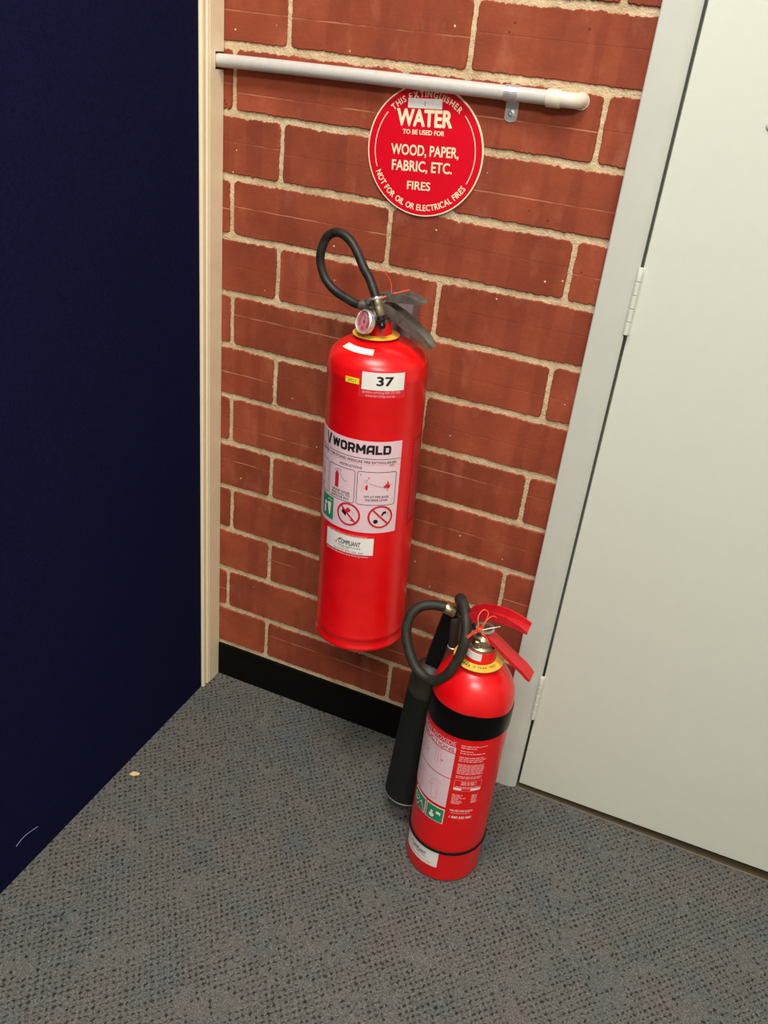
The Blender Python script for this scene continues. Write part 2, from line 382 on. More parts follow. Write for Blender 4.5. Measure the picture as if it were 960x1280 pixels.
class Print:
    """collects flat artwork in (u, v) metres; mp(u, v, layer) puts it on its surface"""
    def __init__(s, mp): s.mp = mp; s.g = G(); s.mats = []
    def mi(s, M):
        if M not in s.mats: s.mats.append(M)
        return s.mats.index(M)
    def poly(s, vs, fs, M, layer=1):
        s.g.add([s.mp(q[0], q[1], layer + (q[2] if len(q) > 2 else 0)) for q in vs], fs, s.mi(M))
    def rect(s, u0, v0, u1, v1, M, layer=1):
        n = max(1, int(abs(u1 - u0) / 0.003)); vs = []
        for i in range(n + 1):
            u = u0 + (u1 - u0) * i / n; vs += [(u, v0), (u, v1)]
        s.poly(vs, [(2*i, 2*i+2, 2*i+3, 2*i+1) for i in range(n)], M, layer)
    def strip(s, pts, w, M, layer=1, closed=False):
        vs = []; n = len(pts)
        for i, (x, y) in enumerate(pts):
            a = pts[(i - 1) % n] if closed or i > 0 else pts[i]; b = pts[(i + 1) % n] if closed or i < n - 1 else pts[i]
            dx, dy = b[0] - a[0], b[1] - a[1]; L = math.hypot(dx, dy) or 1
            vs += [(x - dy / L * w / 2, y + dx / L * w / 2), (x + dy / L * w / 2, y - dx / L * w / 2)]
        s.poly(vs, [(2*i, 2*i+1, (2*i+3) % (2*n), (2*i+2) % (2*n)) for i in range(n if closed else n - 1)], M, layer)
    def frame(s, u0, v0, u1, v1, w, M, r=0.002, layer=1):
        pts = []
        for cx, cy, a in ((u1 - r, v1 - r, 0), (u0 + r, v1 - r, 90), (u0 + r, v0 + r, 180), (u1 - r, v0 + r, 270)):
            for k in range(4): t = R(a + 30 * k); pts.append((cx + r * math.cos(t), cy + r * math.sin(t)))
        dense = []
        for i in range(len(pts)):
            a, b = pts[i], pts[(i + 1) % len(pts)]; n = max(1, int(math.hypot(b[0]-a[0], b[1]-a[1]) / 0.004))
            dense += [(a[0] + (b[0]-a[0]) * k / n, a[1] + (b[1]-a[1]) * k / n) for k in range(n)]
        s.strip(dense, w, M, layer, True)
    def ring(s, cx, cy, r, w, M, layer=1):
        s.strip([(cx + r * math.cos(2*math.pi*k/36), cy + r * math.sin(2*math.pi*k/36)) for k in range(36)], w, M, layer, True)
    def disc(s, cx, cy, r, M, layer=1, sy=1.0, n=20):
        s.poly([(cx + r * math.cos(2*math.pi*k/n), cy + sy * r * math.sin(2*math.pi*k/n)) for k in range(n)], [tuple(range(n))], M, layer)
    def line(s, a, b, w, M, layer=1):
        n = max(1, int(math.hypot(b[0]-a[0], b[1]-a[1]) / 0.004))
        s.strip([(a[0] + (b[0]-a[0]) * k / n, a[1] + (b[1]-a[1]) * k / n) for k in range(n + 1)], w, M, layer)
    def text(s, t, u, v, size, M, layer=1, width=None, **kw):
        vs, fs = text2d(t, size, **kw)
        if width:
            x0 = min(p[0] for p in vs); x1 = max(p[0] for p in vs); k = width / (x1 - x0); vs = [(x * k, y, w) for x, y, w in vs]
        s.poly([(u + x, v + y, w) for x, y, w in vs], fs, M, layer)
    def arc_text(s, t, cx, cy, r, a_mid, size, M, layer=1, inward=False, spacing=1.0, bold=0.02, sx=1.0, span=None):
        """letters along a circle; inward=True reads along the bottom"""
        adv = []
        for ch in t:
            if ch == ' ': adv.append(size * 0.34 * sx)
            else:
                vs, _ = text2d(ch, size, bold=bold, sx=sx); adv.append((max(p[0] for p in vs) + size * 0.09) * spacing)
        tot = sum(adv)
        k = (R(span) * r / tot) if span else 1.0
        a = R(a_mid) + (tot * k / 2 / r if not inward else -tot * k / 2 / r)
        for ch, w in zip(t, adv):
            w *= k; st = w / r; am = a - st / 2 if not inward else a + st / 2
            if ch != ' ':
                vs, fs = text2d(ch, size, bold=bold, sx=sx, align='CENTER')
                if not inward:
                    e = (math.sin(am), -math.cos(am)); n_ = (math.cos(am), math.sin(am))
                else:
                    e = (-math.sin(am), math.cos(am)); n_ = (-math.cos(am), -math.sin(am))
                o = (cx + r * math.cos(am), cy + r * math.sin(am))
                s.poly([(o[0] + x * e[0] + y * n_[0], o[1] + x * e[1] + y * n_[1], wz) for x, y, wz in vs], fs, M, layer)
            a = a - st if not inward else a + st
    def textlines(s, u0, v0, u1, rows, pitch, h, M, layer=1, seed=0, words=(0.003, 0.009), ragged=0.3):
        """rows of print far too small to read: word-shaped dashes"""
        rn = random.Random(seed)
        for r in range(rows):
            u = u0; end = u1 - (u1 - u0) * ragged * rn.random()
            while u < end:
                w = rn.uniform(*words); s.rect(u, v0 - r * pitch, min(u + w, end), v0 - r * pitch + h, M, layer); u += w + h * 0.6
    def obj(s, name, parent):
        return mobj(name, s.g.v, s.g.f, s.mats, parent, False, s.g.m)
def block_word(p, word, u, v, width, h, t, M, layer=1, gap=0.0012):
    """wide squared capitals built from strokes"""
    wd = {'W': 1.25, 'M': 1.2, 'L': 0.85}
    unit = (width - gap * (len(word) - 1)) / sum(wd.get(c, 1.0) for c in word)
    for c in word:
        w = unit * wd.get(c, 1.0); k = t / 2
        P = lambda pts, closed=False: p.strip([(u + x, v + y) for x, y in pts], t, M, layer, closed)
        if c == 'W': P([(k * .8, h), (w * .27, k * .6)]); P([(w * .27, k * .6), (w * .5, h * .95)]); P([(w * .5, h * .95), (w * .73, k * .6)]); P([(w * .73, k * .6), (w - k * .8, h)])
        elif c == 'O': P([(k, h * .25), (k * 1.3, k * 1.3), (w * .25, k), (w * .75, k), (w - k * 1.3, k * 1.3), (w - k, h * .25), (w - k, h * .75), (w - k * 1.3, h - k * 1.3), (w * .75, h - k), (w * .25, h - k), (k * 1.3, h - k * 1.3), (k, h * .75)], True)
        elif c == 'R': P([(k, 0), (k, h)]); P([(0, h - k), (w * .7, h - k), (w - k * 1.3, h - k * 1.4), (w - k, h * .66), (w - k * 1.4, h * .45), (w * .6, h * .40), (t * .5, h * .40)]); P([(w * .55, h * .42), (w - k, 0)])
        elif c == 'M': P([(k, 0), (k, h)]); P([(w - k, 0), (w - k, h)]); P([(k, h - k * .4), (w * .5, h * .30)]); P([(w * .5, h * .30), (w - k, h - k * .4)])
        elif c == 'A': P([(k, 0), (k, h * .62), (k * 1.6, h - k * 1.6), (w * .34, h - k), (w, h - k)]); P([(w - k, 0), (w - k, h)]); P([(t, h * .34), (w - t, h * .34)])
        elif c == 'L': P([(k, 0), (k, h)]); P([(0, k), (w, k)])
        elif c == 'D': P([(k, 0), (k, h)]); P([(0, k), (w * .72, k), (w - k * 1.3, k * 1.4), (w - k, h * .28), (w - k, h * .72), (w - k * 1.3, h - k * 1.4), (w * .72, h - k), (0, h - k)])
        u += w + gap
def on_cyl(rad, th0, z0, lift=0.00025):
    t0 = R(th0)
    def mp(u, v, layer):
        rr = rad + 0.0002 + lift * layer; a = t0 + u / rad
        return Vector((rr * math.cos(a), rr * math.sin(a), z0 + v))
    return mp
def patch_cyl(name, rad, th0, th1, z0, z1, M, parent, thick=0.0003):
    """a thin sticker wrapped on a cylinder"""
    n = max(2, int(abs(th1 - th0) / 4)); g = G(); vs = []
    for i in range(n + 1):
        a = R(th0 + (th1 - th0) * i / n)
        for rr in (rad - 0.0005, rad + thick):
            for z in (z0, z1): vs.append((rr * math.cos(a), rr * math.sin(a), z))
    fs = []
    for i in range(n):
        b = 4 * i; c = b + 4
        fs += [(b+2, c+2, c+3, b+3), (b, b+1, c+1, c), (b, c, c+2, b+2), (b+1, b+3, c+3, c+1)]
    fs += [(0, 2, 3, 1), (4*n, 4*n+1, 4*n+3, 4*n+2)]
    return g.add(vs, fs).obj(name, M, parent)

# ================================================================== THE SETTING
# floor (a slab, carpet on top)
def slab(name, a, b, M, bev=0.0): return tag(G().box(a, b, bev=bev).obj(name, M), kind='structure')
tag(slab('floor', (-0.60, -4.2, ZF - 0.05), (2.6, 0.14, ZF), MC))
# brick wall: mortar core with separate bricks
BX0, BX1 = -0.35, 2.35
DX0, DX1, DTOP = 0.655, 1.665, 0.70            # doorway cut through the brickwork
core = G()
YM = 0.0028
core.box((BX0, YM, ZF - 0.02), (DX0, 0.11, CEIL)); core.box((DX1, YM, ZF - 0.02), (BX1, 0.11, CEIL)); core.box((DX0, YM, DTOP), (DX1, 0.11, CEIL))
wall = tag(core.obj('wall_brick', MM), kind='structure')
PX = 0.2982
jit = {(1,0):.0953,(1,1):.3927,(2,0):-.001,(2,1):.2958,(2,2):.6009,(3,0):.0901,(4,0):-.0031,(4,1):.2941,(4,2):.598,(5,0):.0923,(5,1):.3915,
       (6,0):.001,(6,2):.601,(7,0):.0953,(8,0):.0009,(8,2):.5974,(9,0):.0947,(10,0):.006,(10,2):.591,(11,0):.0982,(12,0):-.0009,(13,0):.0982,(13,1):.3936}
def perp(c, i): return jit.get((c, i), i * PX + (0.0947 if c % 2 else 0.0))
def brick(x0, x1, z0, z1, fine, seed):
    """one brick, its front outline ragged where mortar creeps over it"""
    cx, cz = (x0 + x1) / 2, (z0 + z1) / 2; hx, hz = (x1 - x0) / 2, (z1 - z0) / 2
    st = 0.0022 if fine else 0.02; rc = min(0.006, hx * 0.5)
    pts = []
    def edge(ax, az, bx, bz):
        n = max(2, int(math.hypot(bx - ax, bz - az) / st)); return [(ax + (bx - ax) * k / n, az + (bz - az) * k / n) for k in range(n)]
    pts += edge(-hx + rc, -hz, hx - rc, -hz) + edge(hx - rc, -hz, hx - rc * .3, -hz + rc * .3)[:1] + edge(hx - rc * .3, -hz + rc * .3, hx, -hz + rc) \
        + edge(hx, -hz + rc, hx, hz - rc) + edge(hx - .0001, hz - rc, hx - rc * .3, hz - rc * .3)[:1] + edge(hx - rc * .3, hz - rc * .3, hx - rc, hz) \
        + edge(hx - rc, hz, -hx + rc, hz) + edge(-hx + rc, hz, -hx + rc * .3, hz - rc * .3)[:1] + edge(-hx + rc * .3, hz - rc * .3, -hx, hz - rc) \
        + edge(-hx, hz - rc, -hx, -hz + rc) + edge(-hx, -hz + rc, -hx + rc * .3, -hz + rc * .3)[:1] + edge(-hx + rc * .3, -hz + rc * .3, -hx + rc, -hz)
    o = []
    for x, z in pts:
        vx = Vector(((x + cx) * 1.0, seed * 0.7, (z + cz)))
        a = noise.noise(vx * 330) * 0.0016 + noise.noise(vx * 150) * 0.0020 + noise.noise(vx * 60) * 0.0015 + noise.noise(vx * 17) * 0.0022
        if z < 0: a *= 0.75
        hor = abs(z) > hz - rc * 1.01
        if hor: o.append((x, z + (a - 0.0004) * (1 if z > 0 else -1)))
        else: o.append((x + a * 0.55 * (1 if x > 0 else -1), z))
    n = len(o); vs = []
    for lay, (y, ins) in enumerate(((0.012, 0.0), (0.0014, 0.0), (0.0, 0.0012))):
        for x, z in o:
            vs.append((x - ins * (1 if x > 0 else -1) * (abs(x) > hx * .97), y, z - ins * (1 if z > 0 else -1) * (abs(z) > hz * .8)))
    fs = []
    for L in (0, 1):
        for i in range(n): fs.append((L*n + i, L*n + (i+1) % n, (L+1)*n + (i+1) % n, (L+1)*n + i))
    fs.append(tuple(2*n + i for i in range(n)))
    ob = mobj('brick', vs, fs, MB, wall); ob.location = (cx, random.uniform(-0.0006, 0.0006), cz)
    return ob
JB, JP = 0.0055, 0.0041
for c in range(13, -13, -1):
    zt = -(c - 1) * 0.1 - JB; zb = -c * 0.1 + JB
    for i in range(-2, 9):
        a, b = perp(c, i) + JP, perp(c, i + 1) - JP
        spans = [(max(a, BX0), min(b, DX0 - 0.004)), (max(a, DX1 + 0.004), min(b, BX1))] if zt < DTOP + 0.02 else [(max(a, BX0), min(b, BX1))]
        for x0, x1 in spans:
            if x1 - x0 > 0.012: brick(x0, x1, zb, zt, x1 < 0.8 and zt < 0.35, c + i * 31)
# black skirting under the brickwork
def skirting(name, x0, x1):
    return tag(G().box((x0, -0.0035, ZF), (x1, 0.012, -1.3055), bev=0.001).obj(name, M_skirt), kind='structure')
skirting('baseboard_brick', BX0, 0.648)
skirting('baseboard_right', 1.70, BX1)

# fabric screen wall on the left with its beige edge trim
SX = -0.028
tag(G().box((SX - 0.05, -3.4, ZF), (SX, -0.0605, CEIL)).obj('wall_left', MF), kind='structure')
t = G()
def trimcol(z0, z1, yend):
    # stepped profile drawn in plan: outer bead, groove, ridge, groove, wide flat
    prof = [(-0.0780, yend), (-0.0780, -0.0625), (-0.0250, -0.0625), (-0.0222, -0.0610), (-0.0215, -0.0560), (-0.0222, -0.0535), (-0.0250, -0.0525), (-0.0250, -0.0475),
            (-0.0220, -0.0465), (-0.0212, -0.0440), (-0.0220, -0.0415), (-0.0228, -0.0410), (-0.0215, -0.0400), (-0.0205, yend)]
    
    n = len(prof); vs = [(x, y, z0) for x, y in prof] + [(x, y, z1) for x, y in prof]
    fs = [(i, (i + 1) % n, n + (i + 1) % n, n + i) for i in range(n)] + [tuple(range(n))[::-1], tuple(n + i for i in range(n))]
    t.add(vs, fs, 0)
PZ0, PZ1 = -0.1370, -0.1110
trimcol(ZF, PZ0, -0.0015); trimcol(PZ0, PZ1, -0.0262); trimcol(PZ1, CEIL, -0.0015)
tag(recalc(t.obj('trim_1', M_trim)), kind='structure')

# door set: frame, leaf, hinges, threshold
door = tag(empty('door_1', (0.70, -0.01, ZF)), kind='structure')
def dl(o): o.location = -Vector((0.70, -0.01, ZF)); return o
FT = DTOP + 0.03
def jamb(sgn, xin, zt):
    """pressed-metal jamb in plan, face towards the room, rebate towards the leaf"""
    def X(d): return xin + sgn * d            # d grows away from the leaf
    prof = [(X(0.0515), 0.004), (X(0.0515), -0.0165), (X(0.0500), -0.0180), (X(0.0200), -0.0176), (X(0.0120), -0.0160), (X(0.0060), -0.0138), (X(0.0020), -0.0115), (X(0.0), -0.0100), (X(0.0), 0.035), (X(-0.012), 0.035), (X(-0.012), 0.10), (X(0.02), 0.10), (X(0.02), 0.004)]
    n = len(prof); vs = [(x, y, ZF - 0.002) for x, y in prof] + [(x, y, zt) for x, y in prof]
    return vs, [(i, (i + 1) % n, n + (i + 1) % n, n + i) for i in range(n)] + [tuple(range(n))[::-1], tuple(n + i for i in range(n))]
fr = G(); fr.add(*jamb(-1, 0.7000, DTOP - 0.02)); fr.add(*jamb(1, 1.6200, DTOP - 0.02))
fr.box((0.6485, -0.018, DTOP - 0.04), (1.6715, 0.10, DTOP + 0.012), bev=0.0015)
dl(recalc(fr.obj('door_frame', M_frame, door, True, 24)))
leafg = G().box((0.7050, -0.0095, ZF + 0.0135), (1.6170, 0.028, DTOP - 0.043), bev=0.0008)
for q in leafg.v:                              # the leaf has dropped on its hinges' side: the gap widens towards the lock
    if q.z < -1: q.z += (q.x - 0.705) * 0.017
dl(leafg.obj('door_leaf', M_door, door))
dl(G().box((0.690, -0.0085, ZF - 0.001), (1.63, 0.06, ZF + 0.0020), bev=0.0006).obj('threshold', M_gapbrown, door))
dl(G().box((0.702, -0.0125, ZF - 0.001), (1.618, -0.0085, ZF + 0.0014), bev=0.0005).obj('threshold_strip', M_strip, door))
dl(G().box((0.701, 0.029, ZF), (1.62, 0.10, ZF + 0.30)).obj('gap_backing', M_gapbrown, door))  # dark brown backing that closes the gap behind the leaf
for z0, z1 in ((-0.4250, -0.3235), (-1.2030, -1.0985)):
    hg = G()
    zz = [z0 + (z1 - z0) * k / 5 for k in range(6)]
    hinge = dl(G().box((0.6955, -0.0103, z0), (0.7085, -0.0085, z1), bev=0.0004).obj('hinge', M_door, door))
    for k in range(5):
        a, b = zz[k] + 0.0004, zz[k + 1] - 0.0004
        tp = [(0.0, a), (0.0036, a), (0.0042, a + 0.0006), (0.0042, b - 0.0006), (0.0036, b), (0.0, b)]
        if k == 4: tp = [(0.0, a), (0.0036, a), (0.0042, a + 0.0006), (0.0042, b - 0.001), (0.0030, b + 0.001), (0.0, b + 0.0015)]
        kn = G().lathe(tp, 16, M=Matrix.Translation((0.7022, -0.0135, 0))).obj('knuckle', M_door, hinge, True, 40)
# small round stop screwed to the leaf at the frame edge of the picture
dl(G().lathe([(0, 0), (0.0042, 0), (0.005, 0.0008), (0.0045, 0.003), (0.0030, 0.004), (0, 0.0042)], 20, M=Matrix.Translation((0.8205, -0.0094, -0.1165)) @ Matrix.Rotation(R(90), 4, 'X')).obj('screw_cap', M_frame, door, True, 40))

# the rest of the room, behind and beside the camera
slab('wall_right', (2.25, -4.0, ZF), (2.35, 0.0, CEIL), M_wall)
slab('wall_rear', (-0.60, -4.1, ZF), (2.35, -4.0, CEIL), M_wall)
slab('ceiling', (-0.60, -4.1, CEIL), (2.35, 0.11, CEIL + 0.05), M_ceil)

# ================================================================== CONDUIT
PY = -0.0148
cond = tag(empty('conduit', (0.27, PY, -0.12)), 'pale grey plastic conduit pipe running across the brick wall above the round sign', 'pipe')
def cl_(o): o.location = -Vector((0.27, PY, -0.12)); return o
za, zb_ = -0.1235, -0.1165
cl_(G().tube([(-0.034, PY, za - 0.0002), (0.10, PY, -0.1213), (0.30, PY, -0.1190), (0.530, PY, zb_)], 0.0100, 24, 4).obj('pipe_run', M_pipe, cond, True, 50))
cl_(G().tube([(0.519, PY, -0.1167), (0.5205, PY, -0.1167), (0.538, PY, -0.1165), (0.5395, PY, -0.1165)], lambda t: 0.0123 if 0.1 < t < 0.95 else 0.0117, 24, 1, smooth=False).obj('coupling', M_elbow, cond, True, 50))
cl_(G().tube([(0.538, PY, -0.1165), (0.551, PY, -0.1163), (0.560, PY + 0.0045, -0.1163), (0.5645, PY + 0.013, -0.1163), (0.5655, 0.004, -0.1163)], 0.0106, 24, 6).obj('elbow', M_elbow, cond, True, 50))
# saddle clip
sd = G()
sp = []
for k in range(17):
    a = R(-100 + 200 * k / 16); sp.append((math.sin(a), math.cos(a)))
SXc, SZc = 0.4675, -0.1172
def saddle(rad, th, x0, x1):
    vs = []; n = 13
    for k in range(n):
        a = R(90 + 180 * k / (n - 1))        # half round on the room side
        for rr in (rad, rad + th):
            for x in (x0, x1): vs.append((x, PY + rr * math.cos(a), SZc + rr * math.sin(a)))
    fs = []
    for k in range(n - 1):
        b = 4 * k; c = b + 4
        fs += [(b+2, c+2, c+3, b+3), (b, b+1, c+1, c), (b, c, c+2, b+2), (b+1, b+3, c+3, c+1)]
    fs += [(0, 2, 3, 1), (4*(n-1), 4*(n-1)+1, 4*(n-1)+3, 4*(n-1)+2)]
    return vs, fs
sd.add(*saddle(0.0101, 0.0011, SXc - 0.0100, SXc + 0.0100))
sd.box((SXc - 0.0100, PY, SZc - 0.0112), (SXc + 0.0100, -0.0008, SZc - 0.0101))
sd.box((SXc - 0.0100, PY, SZc + 0.0101), (SXc + 0.0100, -0.0008, SZc + 0.0112))
tabv = [(-.0095, -.0105), (.0095, -.0105), (.0095, -.033), (.0075, -.0368), (.002, -.0384), (-.002, -.0384), (-.0075, -.0368), (-.0095, -.033)]
for y0, y1 in ((-0.0018, -0.0004),):
    n = len(tabv); vs = [(SXc + x, y0, SZc + z) for x, z in tabv] + [(SXc + x, y1, SZc + z) for x, z in tabv]
    sd.add(vs, [(i, (i + 1) % n, n + (i + 1) % n, n + i) for i in range(n)] + [tuple(range(n)), tuple(n + i for i in range(n))])
sad = cl_(recalc(sd.obj('saddle_clip', M_zinc, cond)))
tag(sad, 'shiny zinc saddle clip')
G().lathe([(0, 0), (0.0052, 0), (0.0052, 0.0006), (0.0036, 0.0010), (0.0036, 0.0022), (0.0026, 0.0026), (0.0022, 0.0016), (0, 0.0014)], 20,
          M=Matrix.Translation((SXc, -0.0016, SZc - 0.0262)) @ Matrix.Rotation(R(90), 4, 'X')).obj('screw', M_zinc, sad, True, 40)
cl_(G().lathe([(0.0106, 0), (0.0118, 0.0), (0.0118, 0.0012), (0.0106, 0.0012)], 28, M=Matrix.Translation((0.5655, -0.0002, -0.1163)) @ Matrix.Rotation(R(90), 4, 'X'), cap=False).obj('wall_collar', M_elbow, cond, True, 40))

# ================================================================== ROUND SIGN
sign = tag(empty('round_sign', (0.3410, 0.0, -0.2135)), 'round red sign with cream lettering about water extinguishers, on the brick wall under the pipe', 'sign')
sign.rotation_euler = (0, R(-4.0), 0)
SR = 0.0950
plate = G().lathe([(0, 0.0012), (SR - 0.0004, 0.0012), (SR, 0.0016), (SR, 0.0036), (SR - 0.0005, 0.0040), (0, 0.0040)], 72, M=Matrix.Rotation(R(90), 4, 'X')).obj('plate', M_cream, sign, True, 30)
def on_sign(u, v, layer): return Vector((u, -0.0040 - 0.00022 * layer, v))
p = Print(on_sign)
p.disc(0, 0, SR - 0.0022, M_signred, 1, n=72)
# thin arcs left and right of the ring lettering
for a0, a1 in ((139, 198), (41, -30)):
    p.strip([(0.0822 * math.cos(R(a0 + (a1 - a0) * k / 24)), 0.0822 * math.sin(R(a0 + (a1 - a0) * k / 24))) for k in range(25)], 0.0013, M_cream, 2)
p.arc_text('THIS EXTINGUISHER', 0, 0, 0.0768, 90, 0.0125, M_cream, 2, bold=0.03, sx=0.86, span=88)
p.arc_text('NOT FOR OIL OR ELECTRICAL FIRES', 0, 0, 0.0863, 264, 0.0130, M_cream, 2, inward=True, bold=0.03, sx=0.8, span=124)
p.text('WATER', -0.0475, 0.0365, 0.0325, M_cream, 2, width=0.090, bold=0.055)
p.text('TO BE USED FOR', -0.0370, 0.0245, 0.0092, M_cream, 2, width=0.0680, bold=0.035)
p.text('WOOD, PAPER,', -0.0550, -0.0055, 0.0215, M_cream, 2, width=0.111, bold=0.028)
p.text('FABRIC, ETC.', -0.0530, -0.0285, 0.0215, M_cream, 2, width=0.100, bold=0.028)
p.text('FIRES', -0.0260, -0.0555, 0.0175, M_cream, 2, width=0.0390, bold=0.022)
p.rect(-0.0300, 0.0610, 0.0250, 0.0745, M_pap, 3)
p.text('1', -0.0030, 0.0640, 0.0095, M_grey, 4)
p.obj('lettering', plate)

# ================================================================== WATER EXTINGUISHER (hangs on the wall)
we = tag(empty('water_extinguisher', (0.3620, -0.124, -1.0303)), 'tall red fire extinguisher numbered 37, hanging on the brick wall', 'fire extinguisher')
we.rotation_euler = (0, R(-1.783), 0)
WR = 0.0810
prof = [(0, 0.010), (0.060, 0.008), (0.0775, 0.004), (0.0790, 0.0), (0.0825, 0.0), (0.0840, 0.0025), (0.0835, 0.006), (0.0815, 0.009), (0.0812, 0.020), (0.0822, 0.0225), (0.0828, 0.026), (0.0818, 0.030), (WR, 0.033), (WR, 0.15), (WR, 0.35), (WR, 0.502), (WR + .0003, 0.5035), (WR + .0003, 0.5065), (WR, 0.508)]
for k in range(1, 15):
    a = R(90 * k / 14.6); prof.append((WR * math.cos(a) ** 0.92, 0.5145 + 0.042 * math.sin(a)))
prof += [(0.0195, 0.5568), (0.0180, 0.5590), (0.0175, 0.578), (0.0165, 0.5795), (0, 0.5795)]
body = G().lathe(prof, 96).obj('cylinder', M_red, we, True, 50)
# yellow ring round the neck
yr = G().lathe([(0.0245, 0.5602), (0.0252, 0.5590), (0.0365, 0.5568), (0.0375, 0.5574), (0.0375, 0.5582), (0.0255, 0.5606), (0.0245, 0.5602)], 64, M=Matrix.Translation((-0.0060, -0.0005, 0.0008)), cap=False).obj('neck_ring', M_yring, we, True, 50)
tag(yr, 'yellow collar ring printed round the rim')
def on_ring(r0, z):
    return lambda u, v, layer: Vector((u - 0.006, v - 0.0005, z + 0.0002 - (math.hypot(u, v) - 0.0255) * 0.19 + 0.0002 * layer))
p = Print(on_ring(0.032, 0.5614))
p.arc_text('MAINTENANCE RECORD', 0, 0, 0.0340, 205, 0.0050, M_ink, 1, inward=True, bold=0.0, span=120)
p.obj('lettering', yr)
# valve
vb = G()
vb.lathe([(0, 0.5795), (0.0150, 0.5795), (0.0150, 0.585), (0.0125, 0.587), (0.0120, 0.606), (0.0105, 0.609), (0, 0.609)], 24)
vb.lathe([(0, 0), (0.0075, 0), (0.0085, 0.002), (0.0085, 0.026), (0.007, 0.030), (0, 0.030)], 18, M=Matrix.Translation((-0.008, 0, 0.5985)) @ Matrix.Rotation(R(-90), 4, 'Y'))
vb.lathe([(0, 0), (0.006, 0), (0.006, 0.022), (0, 0.022)], 16, M=Matrix.Translation((-0.004, -0.008, 0.5930)) @ Matrix.Rotation(R(90), 4, 'X') @ Matrix.Rotation(R(-25), 4, 'Y'))
vb.obj('valve', M_steel, we, True, 35)
# pressure gauge facing the room
gm = Matrix.Translation((-0.0085, -0.0270, 0.5815)) @ Vector((-0.47, -0.82, 0.26)).to_track_quat('Z', 'Y').to_matrix().to_4x4() @ Matrix.Scale(1.32, 4)
gauge = G().lathe([(0, 0), (0.0115, 0), (0.0135, 0.002), (0.0140, 0.0085), (0.0128, 0.0100), (0.0122, 0.0088), (0.0118, 0.0070), (0, 0.0070)], 36, M=gm).obj('pressure_gauge', M_zinc, we, True, 35)
tag(gauge, 'small round pressure gauge with red and white dial')
def on_gauge(u, v, layer): return gm @ Vector((u, v, 0.0071 + 0.0002 * layer))
p = Print(on_gauge)
p.disc(0, 0, 0.0116, M_rpale, 1, n=28)  # pale red ground: reddish reflection painted onto the dial
p.strip([(0.0088 * math.cos(R(a)), 0.0088 * math.sin(R(a))) for a in range(-40, 60, 10)], 0.0042, M_rprint, 2)
p.strip([(0.0088 * math.cos(R(a)), 0.0088 * math.sin(R(a))) for a in range(120, 230, 10)], 0.0042, M_rprint, 2)
p.disc(-0.001, -0.0075, 0.0028, M_rprint, 2); p.disc(0, 0, 0.0016, M_ink, 3); p.line((0, 0), (-0.001, 0.0085), 0.0008, M_ink, 3)
p.obj('dial', gauge)
G().lathe([(0, 0.0088), (0.0122, 0.0088)], 28, M=gm).obj('glass', M_glass, gauge, True)
# hose loop and its nozzle end
hp = [(-0.012, 0.0, 0.600), (-0.0410, 0.0, 0.5990), (-0.0593, 0.002, 0.6035), (-0.0844, 0.006, 0.6125), (-0.1045, 0.009, 0.6300), (-0.1135, 0.010, 0.6590), (-0.1052, 0.010, 0.6880), (-0.0883, 0.008, 0.7003), (-0.0696, 0.003, 0.6988), (-0.0505, -0.002, 0.6856), (-0.0296, -0.010, 0.6581), (-0.0150, -0.018, 0.6441), (0.0006, -0.027, 0.6216)]
G().tube(hp, 0.0070, 18, 7).obj('hose', M_hose, we, True, 60)
d = Vector((0.0153, -0.030, 0.5779)) - Vector((0.0006, -0.027, 0.6216)); dq = d.to_track_quat('Z', 'Y').to_matrix().to_4x4()
nm = Matrix.Translation((0.0006, -0.027, 0.6216)) @ dq
col_ = G().lathe([(0.0072, -0.002), (0.0086, 0.0), (0.0088, 0.010), (0.0082, 0.012), (0.0086, 0.014), (0.0086, 0.026), (0.0074, 0.028), (0, 0.028)], 28, M=nm).obj('hose_ferrule', M_nickel, we, True, 35)
tag(col_, 'dull brass ferrule on the hose end')
G().lathe([(0.0, 0.026), (0.0080, 0.026), (0.0082, 0.034), (0.0062, 0.036), (0.0062, 0.040), (0.0070, 0.042), (0.0052, 0.047), (0.0030, 0.047), (0.0025, 0.042), (0, 0.042)], 12, M=nm).obj('nozzle', M_blackp, we, True, 30)
G().lathe([(0.0088, -0.001), (0.0100, -0.001), (0.0104, 0.0005), (0.0100, 0.002), (0.0088, 0.002)], 28, M=nm, cap=False).obj('clip_ring', M_zinc, we, True, 35)
G().lathe([(0, 0), (0.0052, 0), (0.0055, 0.001), (0.0055, 0.006), (0.0042, 0.008), (0, 0.0085)], 16, M=Matrix.Translation((-0.0170, -0.009, 0.6080)) @ Vector((-0.3, -0.85, 0.35)).to_track_quat('Z', 'Y').to_matrix().to_4x4()).obj('bolt', M_steel, we, True, 30)
# carrying handle and squeeze lever, both folded channels
hs = [(0.55, .9), (0.8, 1.0), (1, 1), (1.05, 0.9), (1.1, 0.55), (1.12, 0.25)]
recalc(G().sweep([(-0.004, 0, 0.6080), (0.008, 0, 0.6120), (0.024, 0, 0.6145), (0.044, 0, 0.6165), (0.058, 0, 0.6175), (0.0705, 0, 0.6180)], channel(0.026, 0.014, 0.0016), side=(0, 1, 0), scale=hs).obj('carrying_handle', M_steel, we))
recalc(G().sweep([(0.000, 0, 0.5950), (0.012, 0, 0.5935), (0.030, 0, 0.5840), (0.052, 0, 0.5715), (0.072, 0, 0.5610), (0.084, 0, 0.5555), (0.0895, 0, 0.5520)], channel(0.027, 0.016, 0.0016), side=(0, 1, 0),
               scale=[(0.7, .9), (0.85, 1), (1, 1), (1.05, .9), (1.05, .7), (0.95, 0.35), (0.6, 0.2)]).obj('squeeze_lever', M_steel, we))
